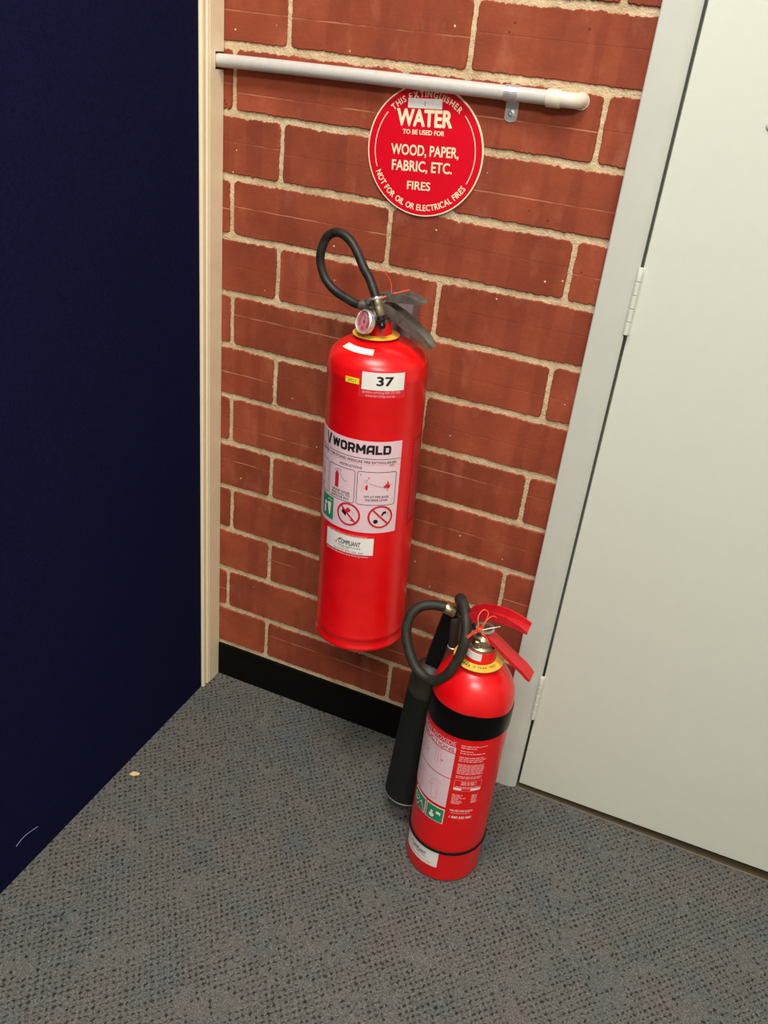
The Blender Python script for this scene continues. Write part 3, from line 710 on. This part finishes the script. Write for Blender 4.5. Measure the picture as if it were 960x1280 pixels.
G().lathe([(0, -0.016), (0.003, -0.016), (0.003, 0.016), (0, 0.016)], 12, M=Matrix.Translation((0.004, 0, 0.611)) @ Matrix.Rotation(R(90), 4, 'X')).obj('pivot_pin', M_zinc, we, True, 40)
tie = G()
tie.tube([(0.0030, -0.0160, 0.6080), (0.0030, -0.0150, 0.6165), (0.0140, -0.0080, 0.6240), (0.0300, -0.004, 0.6300), (0.0440, -0.002, 0.6350)], 0.0013, 8, 5)
tie.tube([(0.0160, -0.006, 0.6260), (0.0130, 0.002, 0.6330), (0.0040, 0.014, 0.6420), (-0.0120, 0.028, 0.6500), (-0.0300, 0.044, 0.6580)], 0.0005, 6, 6)
tie.tube([(0.0030, -0.0155, 0.6120), (-0.0010, -0.012, 0.6060), (0.002, 0.000, 0.600)], 0.0009, 6, 5)
tag(tie.obj('security_tie', M_orange, we, True, 60), 'thin orange plastic security tie with a long loose tail')

# --- stickers on the water extinguisher
RS = 57.29578 / WR        # degrees per metre of arc
s37 = patch_cyl('number_sticker', WR, -84.2, -37.0, 0.4945, 0.5225, M_pap, we, 0.0005)
p = Print(on_cyl(WR, -84.2, 0.4945, 0.0004))
W37 = 47.2 / RS
p.text('37', 0.0225, 0.0080, 0.0200, M_ink, 1, width=0.0265, bold=0.045)
p.obj('lettering', s37)
tp_ = patch_cyl('sticker_backing', WR, -87.8, -35.2, 0.4815, 0.5245, M_redtape, we, 0.00025)
tag(tp_, 'red backing sticker with small white print, under the number')
p = Print(on_cyl(WR, -86.5, 0.4815, 0.0003))
p.text('spotless servicing 800 555 000', 0.0045, 0.0078, 0.0062, M_pprint, 1, width=0.060, bold=0.0)
p.text('www.servicing.com.au', 0.010, 0.0022, 0.0056, M_pprint, 1, width=0.046, bold=0.0)
p.obj('lettering', tp_)
sp_ = patch_cyl('yellow_sticker', WR, -104.0, -87.2, 0.5005, 0.5095, M_yel, we, 0.0006)
p = Print(on_cyl(WR, -104.0, 0.5005, 0.0006)); p.text('SPOT', 0.0045, 0.0020, 0.0070, M_grey, 1, width=0.0150); p.obj('lettering', sp_)
# strip stuck on the shoulder
def dome(r): 
    c = min(1.0, (r / WR)) ** (1 / 0.92); return 0.5145 + 0.042 * math.sqrt(max(0, 1 - c * c))
vs = []; n = 10
for k in range(n + 1):
    a = R(-133 + 57 * k / n)
    for r in (0.0515, 0.0625): vs.append((r * math.cos(a), r * math.sin(a), dome(r) + 0.0007))
G().add(vs, [(2*k, 2*k+1, 2*k+3, 2*k+2) for k in range(n)]).obj('shoulder_sticker', M_pap, we)
# main instruction label
L0, L1, LZ0, LZ1 = -172.0, -32.5, 0.2440, 0.4090
lab = patch_cyl('instruction_label', WR, L0, L1, LZ0, LZ1, M_pink, we, 0.0003)
tag(lab, 'pale pink instruction label with black brand word, three pictures and two barred circles')
p = Print(on_cyl(WR, L0, LZ0, 0.0003))
def uu(th): return (th - L0) / RS
def vv(z): return z - LZ0
block_word(p, 'WORMALD', uu(-119), vv(0.3870), (119 - 46.0) / RS, 0.0158, 0.0040, M_ink)
# brand emblem: two slanting black bars and a red wedge
x = uu(-132.5); y = vv(0.3862)
p.poly([(x, y + .019), (x + .004, y + .019), (x + .0062, y + .004), (x + .0045, y)], [(0, 3, 2, 1)], M_ink, 1)
p.poly([(x + .0072, y + .001), (x + .0105, y + .019), (x + .0160, y + .019), (x + .0105, y - .001)], [(0, 3, 2, 1)], M_ink, 1)
p.poly([(x + .0050, y - .001), (x + .0062, y + .012), (x + .0085, y + .001), (x + .0078, y - .0015)], [(0, 3, 2, 1)], M_rprint, 2)
p.line((uu(-171), vv(0.3790)), (uu(-33), vv(0.3790)), 0.0009, M_ink)
p.text('WATER TYPE STORED PRESSURE FIRE EXTINGUISHER', uu(-140), vv(0.3710), 0.0064, M_ink, 1, width=(140 - 38) / RS, bold=0.01)
p.line((uu(-171), vv(0.3685)), (uu(-33), vv(0.3685)), 0.0004, M_rpale)
p.rect(uu(-46.5), vv(0.3665), uu(-41), vv(0.3700), M_rpale, 1)
p.text('INSTRUCTIONS', uu(-106), vv(0.3600), 0.0062, M_ink, 1, width=28 / RS, bold=0.01)
p.frame(uu(-165), vv(0.2975), uu(-125.5), vv(0.3560), 0.0008, M_ink, 0.003)
p.frame(uu(-122.5), vv(0.2960), uu(-85.5), vv(0.3555), 0.0009, M_ink, 0.0035)
p.frame(uu(-82.5), vv(0.2965), uu(-37.0), vv(0.3560), 0.0009, M_ink, 0.0035)
# picture one: hand and pin
p.line((uu(-138), vv(0.345)), (uu(-136), vv(0.322)), 0.0010, M_grey); p.line((uu(-142), vv(0.335)), (uu(-133), vv(0.331)), 0.0010, M_grey)
p.disc(uu(-137), vv(0.334), 0.0022, M_rpale)
p.text('HOLD', uu(-143), vv(0.308), 0.0045, M_ink, 1); p.text('PIN', uu(-142), vv(0.302), 0.0045, M_ink, 1)
# picture two: extinguisher with hose
xc = uu(-109.5)
p.rect(xc - .0040, vv(0.3165), xc + .0040, vv(0.3405), M_rprint, 1); p.disc(xc, vv(0.3405), 0.0040, M_rprint, 1); p.rect(xc - .0012, vv(0.343), xc + .0012, vv(0.3465), M_rprint, 1)
p.strip([(xc + .000, vv(0.3475)), (xc + .006, vv(0.3455)), (xc + .010, vv(0.338)), (xc + .015, vv(0.3325)), (xc + .021, vv(0.3325))], 0.0008, M_grey)
p.strip([(xc - .006, vv(0.345)), (xc - .002, vv(0.3495)), (xc + .006, vv(0.3500)), (xc + .0095, vv(0.348))], 0.0008, M_grey)
p.text('1', uu(-119.8), vv(0.3495), 0.0045, M_ink)
for k, s_ in enumerate(('GRASP HOSE', 'AND PULL TO', 'REMOVE PIN')): p.text(s_, uu(-117), vv(0.3100 - 0.0054 * k), 0.0054, M_ink, 1, width=0.0370 - (k == 2) * .002, bold=0.01)
# picture three: figure aiming at flames
p.text('2', uu(-79.5), vv(0.3485), 0.0045, M_ink)
p.rect(uu(-72.5), vv(0.3235), uu(-72.5) + .0036, vv(0.3320), M_rprint, 1)
p.disc(uu(-69), vv(0.3455), 0.0018, M_rpale); p.strip([(uu(-70), vv(0.343)), (uu(-73), vv(0.337)), (uu(-70), vv(0.333)), (uu(-74), vv(0.326))], 0.0008, M_grey)
p.strip([(uu(-73), vv(0.343)), (uu(-76), vv(0.334)), (uu(-77), vv(0.322))], 0.0006, M_rpale)
p.line((uu(-69), vv(0.3355)), (uu(-48), vv(0.3270)), 0.0007, M_grey)
fx = uu(-47.5); fy = vv(0.3270)
p.poly([(fx - .0055, fy + .001), (fx - .0060, fy + .006), (fx - .0035, fy + .0045), (fx - .0025, fy + .009), (fx - .0005, fy + .0075), (fx, fy + .0145), (fx + .0028, fy + .010), (fx + .0020, fy + .0060), (fx + .0050, fy + .0080), (fx + .0052, fy + .002), (fx + .0022, fy - .001), (fx - .002, fy + .0015)], [(0, 11, 10, 9, 8, 7, 6, 5, 4, 3, 2, 1)], M_rprint, 1)
p.disc(fx + .001, fy - .003, 0.0010, M_ink)
p.text('AIM AT FIRE BASE,', uu(-74), vv(0.3100), 0.0054, M_ink, 1, width=0.0420, bold=0.01); p.text('SQUEEZE LEVER', uu(-72), vv(0.3040), 0.0054, M_ink, 1, width=0.0370, bold=0.01)
# green square at the left, partly round the side
p.rect(uu(-136), vv(0.2515), uu(-113.2), vv(0.2930), M_green, 1)
p.poly([(uu(-124), vv(0.281)), (uu(-117), vv(0.282)), (uu(-118), vv(0.262)), (uu(-120), vv(0.258)), (uu(-122), vv(0.266))], [(0, 4, 3, 2, 1)], M_wprint, 2)
p.disc(uu(-128), vv(0.277), 0.0035, M_wprint, 2); p.rect(uu(-131), vv(0.258), uu(-127.5), vv(0.272), M_wprint, 2)
p.strip([(uu(-116), vv(0.286)), (uu(-120), vv(0.2885)), (uu(-124), vv(0.286))], 0.0012, M_wprint, 2)
# two barred circles
for th, zc in ((-91.3, 0.2740), (-53.0, 0.2745)):
    x, y = uu(th), vv(zc)
    if th < -80:
        p.poly([(x - .0125, y + .001), (x - .0105, y + .0085), (x - .003, y + .006), (x - .004, y - .005)], [(0, 3, 2, 1)], M_ink, 1)
        p.disc(x - .0005, y + .0075, 0.0042, M_rprint, 1); p.poly([(x + .002, y - .0105), (x + .0085, y - .0085), (x + .010, y - .012)], [(0, 2, 1)], M_ink, 1)
        p.strip([(x + .004, y + .007), (x + .009, y + .004), (x + .010, y - .001)], 0.0006, M_rpale)
    else:
        p.disc(x - .0075, y - .0085, 0.0040, M_ink, 1)
        p.poly([(x + .001, y + .0030), (x + .004, y + .0095), (x + .0095, y + .0105), (x + .0100, y + .006), (x + .0055, y + .005), (x + .0035, y + .001)], [(0, 5, 4, 3, 2, 1)], M_ink, 1)
        p.strip([(x + .012, y + .009), (x + .0135, y + .004), (x + .012, y + .0)], 0.0006, M_grey)
    p.ring(x, y, 0.0195, 0.0033, M_rprint, 2)
    p.line((x - .0135, y + .0135), (x + .0135, y - .0135), 0.0030, M_rprint, 2)
p.obj('printing', lab)
# service sticker below the label
cs = patch_cyl('service_sticker', WR, -122.5, -58.5, 0.2005, 0.2330, M_pap, we, 0.0006)
cb = patch_cyl('sticker_backing', WR, -123.5, -58.0, 0.1940, 0.2385, M_redtape, we, 0.0003)
p = Print(on_cyl(WR, -122.5, 0.2005, 0.0006))
p.text('COMPLIANT', 0.0290, 0.0150, 0.0125, M_ink, 1, width=0.0400, bold=0.02, shear=0.25)
p.text('FIRE SERVICES', 0.0290, 0.0098, 0.0036, M_ink, 1, width=0.0400)
p.strip([(0.0200, 0.017), (0.0235, 0.0125), (0.0265, 0.020), (0.0315, 0.0245), (0.036, 0.0250)], 0.0012, M_rprint, 1)
p.text('SERVICE', 0.033, 0.0062, 0.0045, M_rpale, 1); p.text('PHONE 800 555 000', 0.020, 0.0015, 0.0050, M_grey, 1, width=0.054)
p.obj('lettering', cs)
p = Print(on_cyl(WR, -123.0, 0.1945, 0.0006))
p.text('Do Not Remove and Extinguisher', 0.008, 0.0395, 0.0052, M_pprint, 1, width=0.072, bold=0.01); p.text('Do Not Remove and Extinguisher', 0.004, 0.0010, 0.0052, M_pprint, 1, width=0.080, bold=0.01)
p.obj('lettering', cb)
# dark red specification label on the far side
sl = patch_cyl('specification_label', WR, -13.5, 28.0, 0.2450, 0.4070, M_darkred, we, 0.0003)
tag(sl, 'dark red specification label with fine dull pink print')
p = Print(on_cyl(WR, -12.0, 0.2450, 0.0003)); p.textlines(0.001, 0.152, 0.054, 26, 0.0056, 0.0022, M_dred2, seed=3); p.obj('lettering', sl)

# wall bracket
wb = tag(empty('wall_bracket', (0.352, 0, -0.45)), 'grey metal bracket on the bricks behind the valve of the wall extinguisher', 'bracket')
def bl(o): o.location = -Vector((0.352, 0, -0.45)); return o
bl(G().box((0.3260, -0.0345, -0.560), (0.3625, -0.0004, -0.4330), bev=0.0012).obj('back_plate', M_bracket, wb))
bl(G().box((0.3350, -0.1080, -0.4580), (0.3520, -0.0345, -0.4560), bev=0.0004).obj('hook_arm', M_bracket, wb))

# ================================================================== CO2 EXTINGUISHER (stands on the carpet)
CX, CY = 0.617, -0.235
ce = tag(empty('carbon_dioxide_extinguisher', (CX, CY, ZF)), 'short red fire extinguisher with a wide black band, standing on the carpet', 'fire extinguisher')
CR = 0.0690
def cz(z): return z - ZF
prof = [(0, 0.004), (0.058, 0.003), (0.0635, 0.0), (0.0665, 0.0012), (0.0685, 0.004), (CR, 0.009), (CR, 0.10), (CR, 0.25), (CR, 0.392)]
for k in range(1, 17):
    a = R(90 * k / 17.5); prof.append((CR * math.cos(a), 0.392 + 0.073 * math.sin(a)))
prof += [(0.0270, 0.4610), (0.0252, 0.4660), (0.0248, 0.4870), (0.0238, 0.4885), (0, 0.4885)]
prof = [q for q in prof if not (q[0] < 0.027 and q[1] < 0.4605 and q[0] > 0)]
G().lathe(prof, 96).obj('cylinder', M_red, ce, True, 50)
band_g = G().lathe([(CR - .001, 0.3470), (CR + .0014, 0.3475), (CR + .0016, 0.3490), (CR + .0016, 0.3920), (CR + .0012, 0.3938), (CR - .001, 0.3945)], 96, cap=False)
KZ = [(-180, .001), (-150, .001), (-110, .003), (-72, .0035), (-40, -.001), (-13, -.008), (0, -.009), (90, -.004), (180, .001)]
for q in band_g.v:                             # the band sits a little crooked
    if q.z > 0.37:
        th = math.degrees(math.atan2(q.y, q.x))
        for (a0, b0), (a1, b1) in zip(KZ, KZ[1:]):
            if a0 <= th <= a1: q.z += b0 + (b1 - b0) * (th - a0) / (a1 - a0); break
tag(band_g.obj('rubber_band', M_vinyl, ce, True, 50), 'wide black rubber band')
tag(G().lathe([(CR - .001, 0.0735), (CR + .0022, 0.0740), (CR + .0030, 0.0765), (CR + .0022, 0.0790), (CR - .001, 0.0795)], 96, cap=False).obj('rubber_ring', M_black, ce, True, 50), 'thin black rubber ring near the base')
yr = G().lathe([(0.0270, 0.4680), (0.0280, 0.4665), (0.0405, 0.4635), (0.0412, 0.4641), (0.0410, 0.4652), (0.0280, 0.4690), (0.0270, 0.4680)], 64, M=Matrix.Translation((-0.0015, 0, 0)), cap=False).obj('neck_ring', M_yring, ce, True, 50)
p = Print(lambda u, v, layer: Vector((u - .0015, v, 0.4692 - (math.hypot(u, v) - 0.0280) * 0.29 + 0.0003 * layer)))
p.arc_text('MAINTENANCE', 0, 0, 0.0372, 232, 0.0062, M_ink, 1, inward=True, bold=0.01, span=62)
p.arc_text('RECORD', 0, 0, 0.0322, 232, 0.0052, M_ink, 1, inward=True, bold=0.01, span=50)
p.arc_text('10 YEAR TEST', 0, 0, 0.0355, 305, 0.0056, M_ink, 1, inward=True, bold=0.01, span=70)
p.obj('lettering', yr)
patch_cyl('neck_sticker', 0.0249, -138, -72, 0.4745, 0.4875, M_pap, ce, 0.0008)
# valve
v = G()
v.lathe([(0, 0.4885), (0.0235, 0.4885), (0.0240, 0.4895), (0.0240, 0.4930), (0.0225, 0.4945), (0.0200, 0.4960), (0.0195, 0.500), (0.0175, 0.5075), (0.0130, 0.5110), (0.0115, 0.513), (0.0115, 0.5215), (0, 0.5215)], 40)
v.lathe([(0, 0), (0.0065, 0), (0.0065, 0.016), (0.0045, 0.018), (0, 0.018)], 6, M=Matrix.Translation((-0.004, -0.006, 0.5035)) @ Matrix.Rotation(R(90), 4, 'X'))
v.lathe([(0, 0), (0.0075, 0), (0.0075, 0.026), (0, 0.028)], 16, M=Matrix.Translation((-0.006, 0.006, 0.502)) @ Matrix.Rotation(R(-90), 4, 'Y'))
v.obj('valve', M_nickel, ce, True, 35)
G().lathe([(0.0125, 0.5200), (0.0150, 0.5205), (0.0155, 0.5220), (0.0150, 0.5240), (0.0125, 0.5245)], 28, cap=False).obj('retaining_ring', M_zinc, ce, True, 40)
# handles
recalc(G().sweep([(-0.024, 0.004, 0.5220), (-0.016, 0.004, 0.5350), (-0.004, 0.003, 0.5430), (0.012, 0.001, 0.5470), (0.032, 0.0, 0.5480), (0.052, 0.0, 0.5470), (0.068, 0.0, 0.5440)],
               channel(0.024, 0.016, 0.0020), side=(0, 1, 0), scale=[(1.0, 1), (1.0, 1), (1.0, 1), (1.0, 1.0), (1.1, 0.9), (1.18, 0.6), (1.22, 0.3)]).obj('carrying_handle', M_redh, ce))
lp = [(-0.0135, 0.0), (0.0135, 0.0), (0.0135, 0.0060), (0.0108, 0.0060), (0.0104, 0.0022), (-0.0104, 0.0022), (-0.0108, 0.0060), (-0.0135, 0.0060)]
recalc(G().sweep([(-0.003, 0, 0.5200), (0.009, 0, 0.5165), (0.025, 0, 0.5060), (0.043, 0, 0.4935), (0.061, 0, 0.4815), (0.076, 0, 0.4725), (0.0840, 0, 0.4650), (0.0890, 0, 0.4600)], lp, side=(0, 1, 0),
               scale=[(0.8, 1), (0.9, 1.0), (0.95, 1), (1, 1), (1.02, 1), (1.02, 1), (1.02, 0.9), (1.02, 0.5)]).obj('squeeze_lever', M_redh, ce))
# hose loop: out of the valve, up and over, round in front and back to the horn ferrule
def ch(pts): return [(x - CX, y - CY, z - ZF) for x, y, z in pts]
hose_pts = ch([(0.603, -0.229, -0.8900), (0.588, -0.215, -0.8880), (0.570, -0.196, -0.8790), (0.5590, -0.193, -0.8620), (0.5640, -0.207, -0.8490), (0.5765, -0.228, -0.8490), (0.5890, -0.249, -0.8640), (0.5945, -0.264, -0.8860), (0.5910, -0.272, -0.9150), (0.5780, -0.276, -0.9510), (0.5534, -0.272, -0.9772), (0.5250, -0.262, -0.9740), (0.5025, -0.250, -0.9525), (0.4880, -0.236, -0.9260), (0.4875, -0.224, -0.9010), (0.4990, -0.211, -0.8860), (0.5180, -0.202, -0.8810), (0.5385, -0.197, -0.8815)])
G().tube(hose_pts, 0.0086, 20, 7).obj('hose', M_hose2, ce, True, 60)
# small lint fleck / rivet on the hose
a = Vector((0.5385, -0.197, -0.8815)); b = Vector((0.5640, -0.192, -0.8915))
def off(v): return Vector((v.x - CX, v.y - CY, v.z - ZF))
fm_ = Matrix.Translation(off(a)) @ (b - a).to_track_quat('Z', 'Y').to_matrix().to_4x4()
tag(G().lathe([(0.0088, -0.002), (0.0100, 0.0), (0.0104, 0.004), (0.0104, 0.016), (0.0096, 0.018), (0, 0.018)], 28, M=fm_).obj('hose_ferrule', M_brass, ce, True, 35), 'brass ferrule where the hose meets the horn')
# horn assembly
HC = Vector((0.515, -0.182, ZF + 0.060)); HT = Vector((0.5265, -0.179, -1.0300))
ax = (HT - HC); hl = ax.length; hq = Matrix.Translation(off(HC)) @ ax.to_track_quat('Z', 'Y').to_matrix().to_4x4()
horn = G().lathe([(0.0385, 0.0015), (0.0395, -0.0010), (0.0410, 0.0), (0.0412, 0.004), (0.0405, 0.010), (0.0398, 0.06), (0.0378, 0.15), (0.0362, 0.22), (0.0355, hl - 0.055), (0.0345, hl - 0.048), (0.0340, hl - 0.045),
                  (0.0320, hl - 0.046), (0.0340, 0.22), (0.0378, 0.06), (0.0385, 0.0015)], 56, M=hq, cap=False).obj('horn', M_horn, ce, True, 40)
tag(horn, 'long black tapered discharge horn')
G().lathe([(0.0402, 0.0022), (0.0412, -0.0016), (0.0422, 0.0), (0.0422, 0.0028), (0.0404, 0.0040)], 56, M=hq, cap=False).obj('rim', paint('grey_rim', (96, 96, 92), 0.5), horn, True, 40)
tag(G().lathe([(0, hl - 0.047), (0.0346, hl - 0.047), (0.0353, hl - 0.044), (0.0348, hl - 0.022), (0.0320, hl - 0.006), (0.0265, hl + 0.005), (0.0180, hl + 0.012), (0.0140, hl + 0.014), (0, hl + 0.014)], 48, M=hq).obj('horn_cap', M_horncap, ce, True, 50), 'olive grey shoulder of the horn')
# black grip between ferrule and horn
g0 = off(HT) + Vector((0.001, 0, 0.008)); g1 = off(Vector((0.5480, -0.186, -0.8920)))
G().sweep([g0, g0.lerp(g1, .3), g0.lerp(g1, .7), g0.lerp(g1, 0.96), g1], [(-0.0125, -0.011), (0.0125, -0.011), (0.015, -0.008), (0.015, 0.008), (0.0125, 0.011), (-0.0125, 0.011), (-0.015, 0.008), (-0.015, -0.008)], side=(0.9, -0.1, 0.2), scale=[(0.9, 1), (1, 1), (.95, 1), (.9, .9), (.7, .7)]).obj('grip', M_black, ce)
tm = Matrix.Translation(off(Vector((0.5625, -0.198, -0.9520)))) @ Vector((-0.05, 0.0, 1)).to_track_quat('Z', 'Y').to_matrix().to_4x4()
tag(G().lathe([(0, 0), (0.0085, 0), (0.0092, 0.002), (0.0092, 0.050), (0.0085, 0.055), (0, 0.057)], 20, M=tm).obj('swivel_tube', M_horncap, ce, True, 40), 'dark grey swivel tube beside the grip')
G().lathe([(0.0092, -0.002), (0.0100, -0.0015), (0.0100, 0.0005), (0.0092, 0.001)], 20, M=tm, cap=False).obj('tube_ring', M_zinc, ce, True, 40)
# safety pin wire and orange tie
G().tube([(-0.030, -0.030, 0.5050), (-0.018, -0.028, 0.5180), (0.000, -0.018, 0.5300), (0.024, -0.004, 0.5370)], 0.0009, 8, 6).obj('safety_pin', M_zinc, ce, True, 60)
tie = G()
tie.sweep([(-0.0260, -0.032, 0.5080), (-0.0180, -0.031, 0.5220), (-0.0080, -0.030, 0.5370), (0.0000, -0.030, 0.5460)], [(-0.0022, -0.0008), (0.0022, -0.0008), (0.0022, 0.0008), (-0.0022, 0.0008)], side=(0.8, 0, -0.55))
tie.tube([(0.0000, -0.030, 0.5460), (0.0040, -0.026, 0.5560), (0.0120, -0.014, 0.5640), (0.0230, -0.010, 0.5590), (0.0300, -0.010, 0.5560)], 0.0009, 8, 6)
tie.tube([(-0.0020, -0.029, 0.5440), (-0.0080, -0.022, 0.5600), (-0.0040, -0.010, 0.5680), (0.0050, -0.013, 0.5660), (0.0040, -0.024, 0.5520), (0.0030, -0.030, 0.5400), (0.0120, -0.030, 0.5330), (0.0190, -0.028, 0.5200)], 0.0010, 8, 6)
tie.box((-0.0030, -0.0335, 0.5400), (0.0040, -0.0285, 0.5465), bev=0.0008)
for q in tie.v: q.z -= 0.006; q.x -= 0.002
tag(tie.obj('security_tie', M_orange, ce, True, 40), 'orange plastic security tie looped over the red handle')

# --- labels on the CO2 extinguisher
CS = 57.29578 / CR
A0, A1, AZ0, AZ1 = -190.0, -86.3, cz(-1.2065), cz(-1.0530)
lb = patch_cyl('instruction_label', CR, A0, A1, AZ0, AZ1, M_rprint, ce, 0.0003)
tag(lb, 'red and pink instruction label with faint drawings')
p = Print(on_cyl(CR, A0, AZ0, 0.0003))
def uu(th): return (th - A0) / CS
hgt = AZ1 - AZ0
p.text('CARBON DIOXIDE', uu(-172), hgt - 0.0120, 0.0130, M_pprint, 1, width=84 / CS, bold=0.02)
p.rect(uu(-188), hgt - 0.0265, uu(-86.8), hgt - 0.0140, M_pink, 1)
p.text('INSTRUCTIONS', uu(-166), hgt - 0.0245, 0.0115, M_rprint, 2, width=77 / CS, bold=0.015)
p.rect(uu(-188), 0.0700, uu(-86.8), hgt - 0.0285, M_pink, 1)
p.rect(uu(-188), 0.0015, uu(-86.8), 0.0682, M_pink, 1)
for x, y, s in ((-112, 0.105, 1.0), (-140, 0.104, 0.9)):
    X = uu(x)
    p.strip([(X - .010, y + .010), (X - .006, y + .015), (X, y + .013), (X + .004, y + .016), (X + .009, y + .011)], 0.0007, M_rpale, 2)
    p.strip([(X - .004, y + .013), (X - .005, y - .012), (X + .001, y - .014), (X + .001, y + .012)], 0.0007, M_rpale, 2)
    p.strip([(X + .006, y + .010), (X + .007, y - .008), (X + .010, y - .012)], 0.0006, M_rpale, 2)
    p.disc(X + .010, y - .004, 0.0022, M_rpale, 2)
    p.textlines(X - .012, y + .018, X + .012, 1, 0.003, 0.0014, M_rpale, 2, seed=int(-x))
for x, y in ((-108, 0.032), (-138, 0.032)):
    X = uu(x)
    p.frame(X - .006, y - .022, X + .006, y + .010, 0.0006, M_rpale, 0.002, 2)
    p.strip([(X - .010, y + .014), (X - .004, y + .019), (X + .004, y + .017), (X + .012, y + .019)], 0.0007, M_rpale, 2)
    p.strip([(X - .012, y + .022), (X + .002, y + .024), (X + .010, y + .021)], 0.0006, M_rpale, 2)
    p.strip([(X - .014, y + .004), (X - .010, y + .010), (X - .008, y + .002)], 0.0006, M_rpale, 2)
p.obj('printing', lb)
# two green squares under it
for th0, th1 in ((-116.0, -86.8), (-148.0, -118.5)):
    z0, z1 = cz(-1.2465), cz(-1.2120)
    q = patch_cyl('green_symbol', CR, th0, th1, z0, z1, M_wprint, ce, 0.0003)
    p = Print(on_cyl(CR, th0, z0, 0.0003)); W = (th1 - th0) / CS; H = z1 - z0
    n_ = 8
    p.rect(0.0013, 0.0022, W - 0.0013, H - 0.0022, M_green, 1); p.rect(0.0022, 0.0013, W - 0.0022, H - 0.0013, M_green, 1)
    if th0 > -120:
        p.disc(0.0125, 0.0115, 0.0050, M_wprint, 2); p.disc(0.0122, 0.0195, 0.0026, M_wprint, 2); p.disc(0.0240, 0.0215, 0.0040, M_wprint, 2, sy=0.8); p.rect(0.0275, 0.0165, 0.0290, 0.0245, M_wprint, 2)
    else:
        p.poly([(W * .35, .004), (W * .95, .004), (W * .70, .024)], [(0, 1, 2)], M_wprint, 2); p.poly([(W * .05, .012), (W * .3, .010), (W * .55, .022), (W * .35, .026)], [(0, 1, 2, 3)], M_wprint, 2); p.disc(W * .15, .024, .0035, M_wprint, 2)
    p.obj('symbol_print', q)
# white lettering printed straight on the enamel
p = Print(on_cyl(CR, -81.5, cz(-1.2500), 0.0001))
W = 40 / CS
p.textlines(0.001, 0.1900, W * .62, 2, 0.0045, 0.0020, M_pprint, seed=1, ragged=.15)
p.line((W * .62, 0.1900), (W * .95, 0.1915), 0.0012, M_pprint)
p.textlines(0.001, 0.1785, W * .5, 1, 0.0045, 0.0020, M_pprint, seed=2, ragged=.1); p.textlines(0.001, 0.1735, W * .92, 1, 0.0045, 0.0020, M_pprint, seed=4, ragged=.1)
p.textlines(0.001, 0.1650, W, 3, 0.0042, 0.0020, M_pprint, seed=5, ragged=.2)
p.textlines(0.001, 0.1490, W, 7, 0.0034, 0.0018, M_pprint, seed=6, ragged=.08)
p.textlines(0.001, 0.1225, W * .98, 2, 0.0036, 0.0018, M_pprint, seed=7, ragged=.1)
p.frame(0.001, 0.0905, W, 0.1140, 0.0005, M_pprint, 0.001)
p.textlines(0.012, 0.1085, W * .8, 2, 0.0045, 0.0026, M_pprint, seed=8, ragged=.05)
p.textlines(0.004, 0.0985, W * .98, 2, 0.0030, 0.0016, M_pprint, seed=9, ragged=.05)
p.rect(0.001, 0.0915, W * .3, 0.0965, M_wprint); p.rect(W * .62, 0.0915, W, 0.0965, M_wprint)
p.textlines(0.001, 0.0790, W * .55, 7, 0.0034, 0.0017, M_pprint, seed=10, ragged=.55)
p.textlines(W * .72, 0.0790, W * .95, 6, 0.0034, 0.0020, M_pprint, seed=11, ragged=.3)
p.text('VALUED FIRE SAFETY', 0.002, 0.0405, 0.0060, M_wprint, 1, width=W * .84, bold=0.02, shear=0.2)
p.textlines(0.004, 0.0360, W * .8, 1, 0.003, 0.0013, M_pprint, seed=12, ragged=.1)
p.text('1 800 555 000', 0.002, 0.0240, 0.0078, M_wprint, 1, width=W * .82, bold=0.03, shear=0.2)
p.obj('printed_text', ce)
# service sticker at the base
z0, z1 = cz(-1.3570), cz(-1.3195)
q = patch_cyl('service_sticker', CR, -150.0, -83.5, z0, z1, M_pap, ce, 0.0006)
q2 = patch_cyl('sticker_backing', CR, -150.5, -83.0, z0 - .004, z1 + .004, M_redtape, ce, 0.0003)
p = Print(on_cyl(CR, -150.0, z0, 0.0005))
p.text('COMPLIANT', 0.021, 0.0185, 0.0120, M_ink, 1, width=0.036, bold=0.02, shear=0.25); p.text('FIRE SERVICES', 0.022, 0.0145, 0.0036, M_ink, 1, width=0.036)
p.strip([(0.013, 0.022), (0.016, 0.0185), (0.019, 0.026), (0.0235, 0.029)], 0.0012, M_rprint, 1)
p.text('PHONE 800 555 000', 0.018, 0.0050, 0.0050, M_rpale, 1, width=0.050)
p.obj('lettering', q)

# ================================================================== CRUMB ON THE CARPET
bm = bmesh.new(); bmesh.ops.create_icosphere(bm, subdivisions=2, radius=1)
for vtx in bm.verts:
    nn = noise.noise(vtx.co * 1.7 + Vector((3, 1, 2))); vtx.co = Vector((vtx.co.x * .0085, vtx.co.y * .0056, vtx.co.z * .0026 + .0022)) * (1 + nn * .5)
me = bpy.data.meshes.new('crumb'); bm.to_mesh(me); bm.free(); me.materials.append(paint('crumb_tan', (226, 196, 146), 0.6, 0.2, 400))
cr = link(bpy.data.objects.new('crumb', me)); cr.location = (0.0035, -0.348, ZF - 0.0003); cr.rotation_euler = (0, 0, R(35))
tag(cr, 'tiny tan crumb lying on the carpet beside the navy wall', 'crumb')

tag(G().tube([(SX + 0.0003, -0.623, -1.3234), (SX + 0.0008, -0.604, -1.3185), (SX + 0.0003, -0.5725, -1.3266)], 0.0004, 6, 5).obj('thread', mat('pale_lint', (150, 160, 190), 0.8)),
    'short pale thread clinging to the navy wall just above the carpet', 'thread')
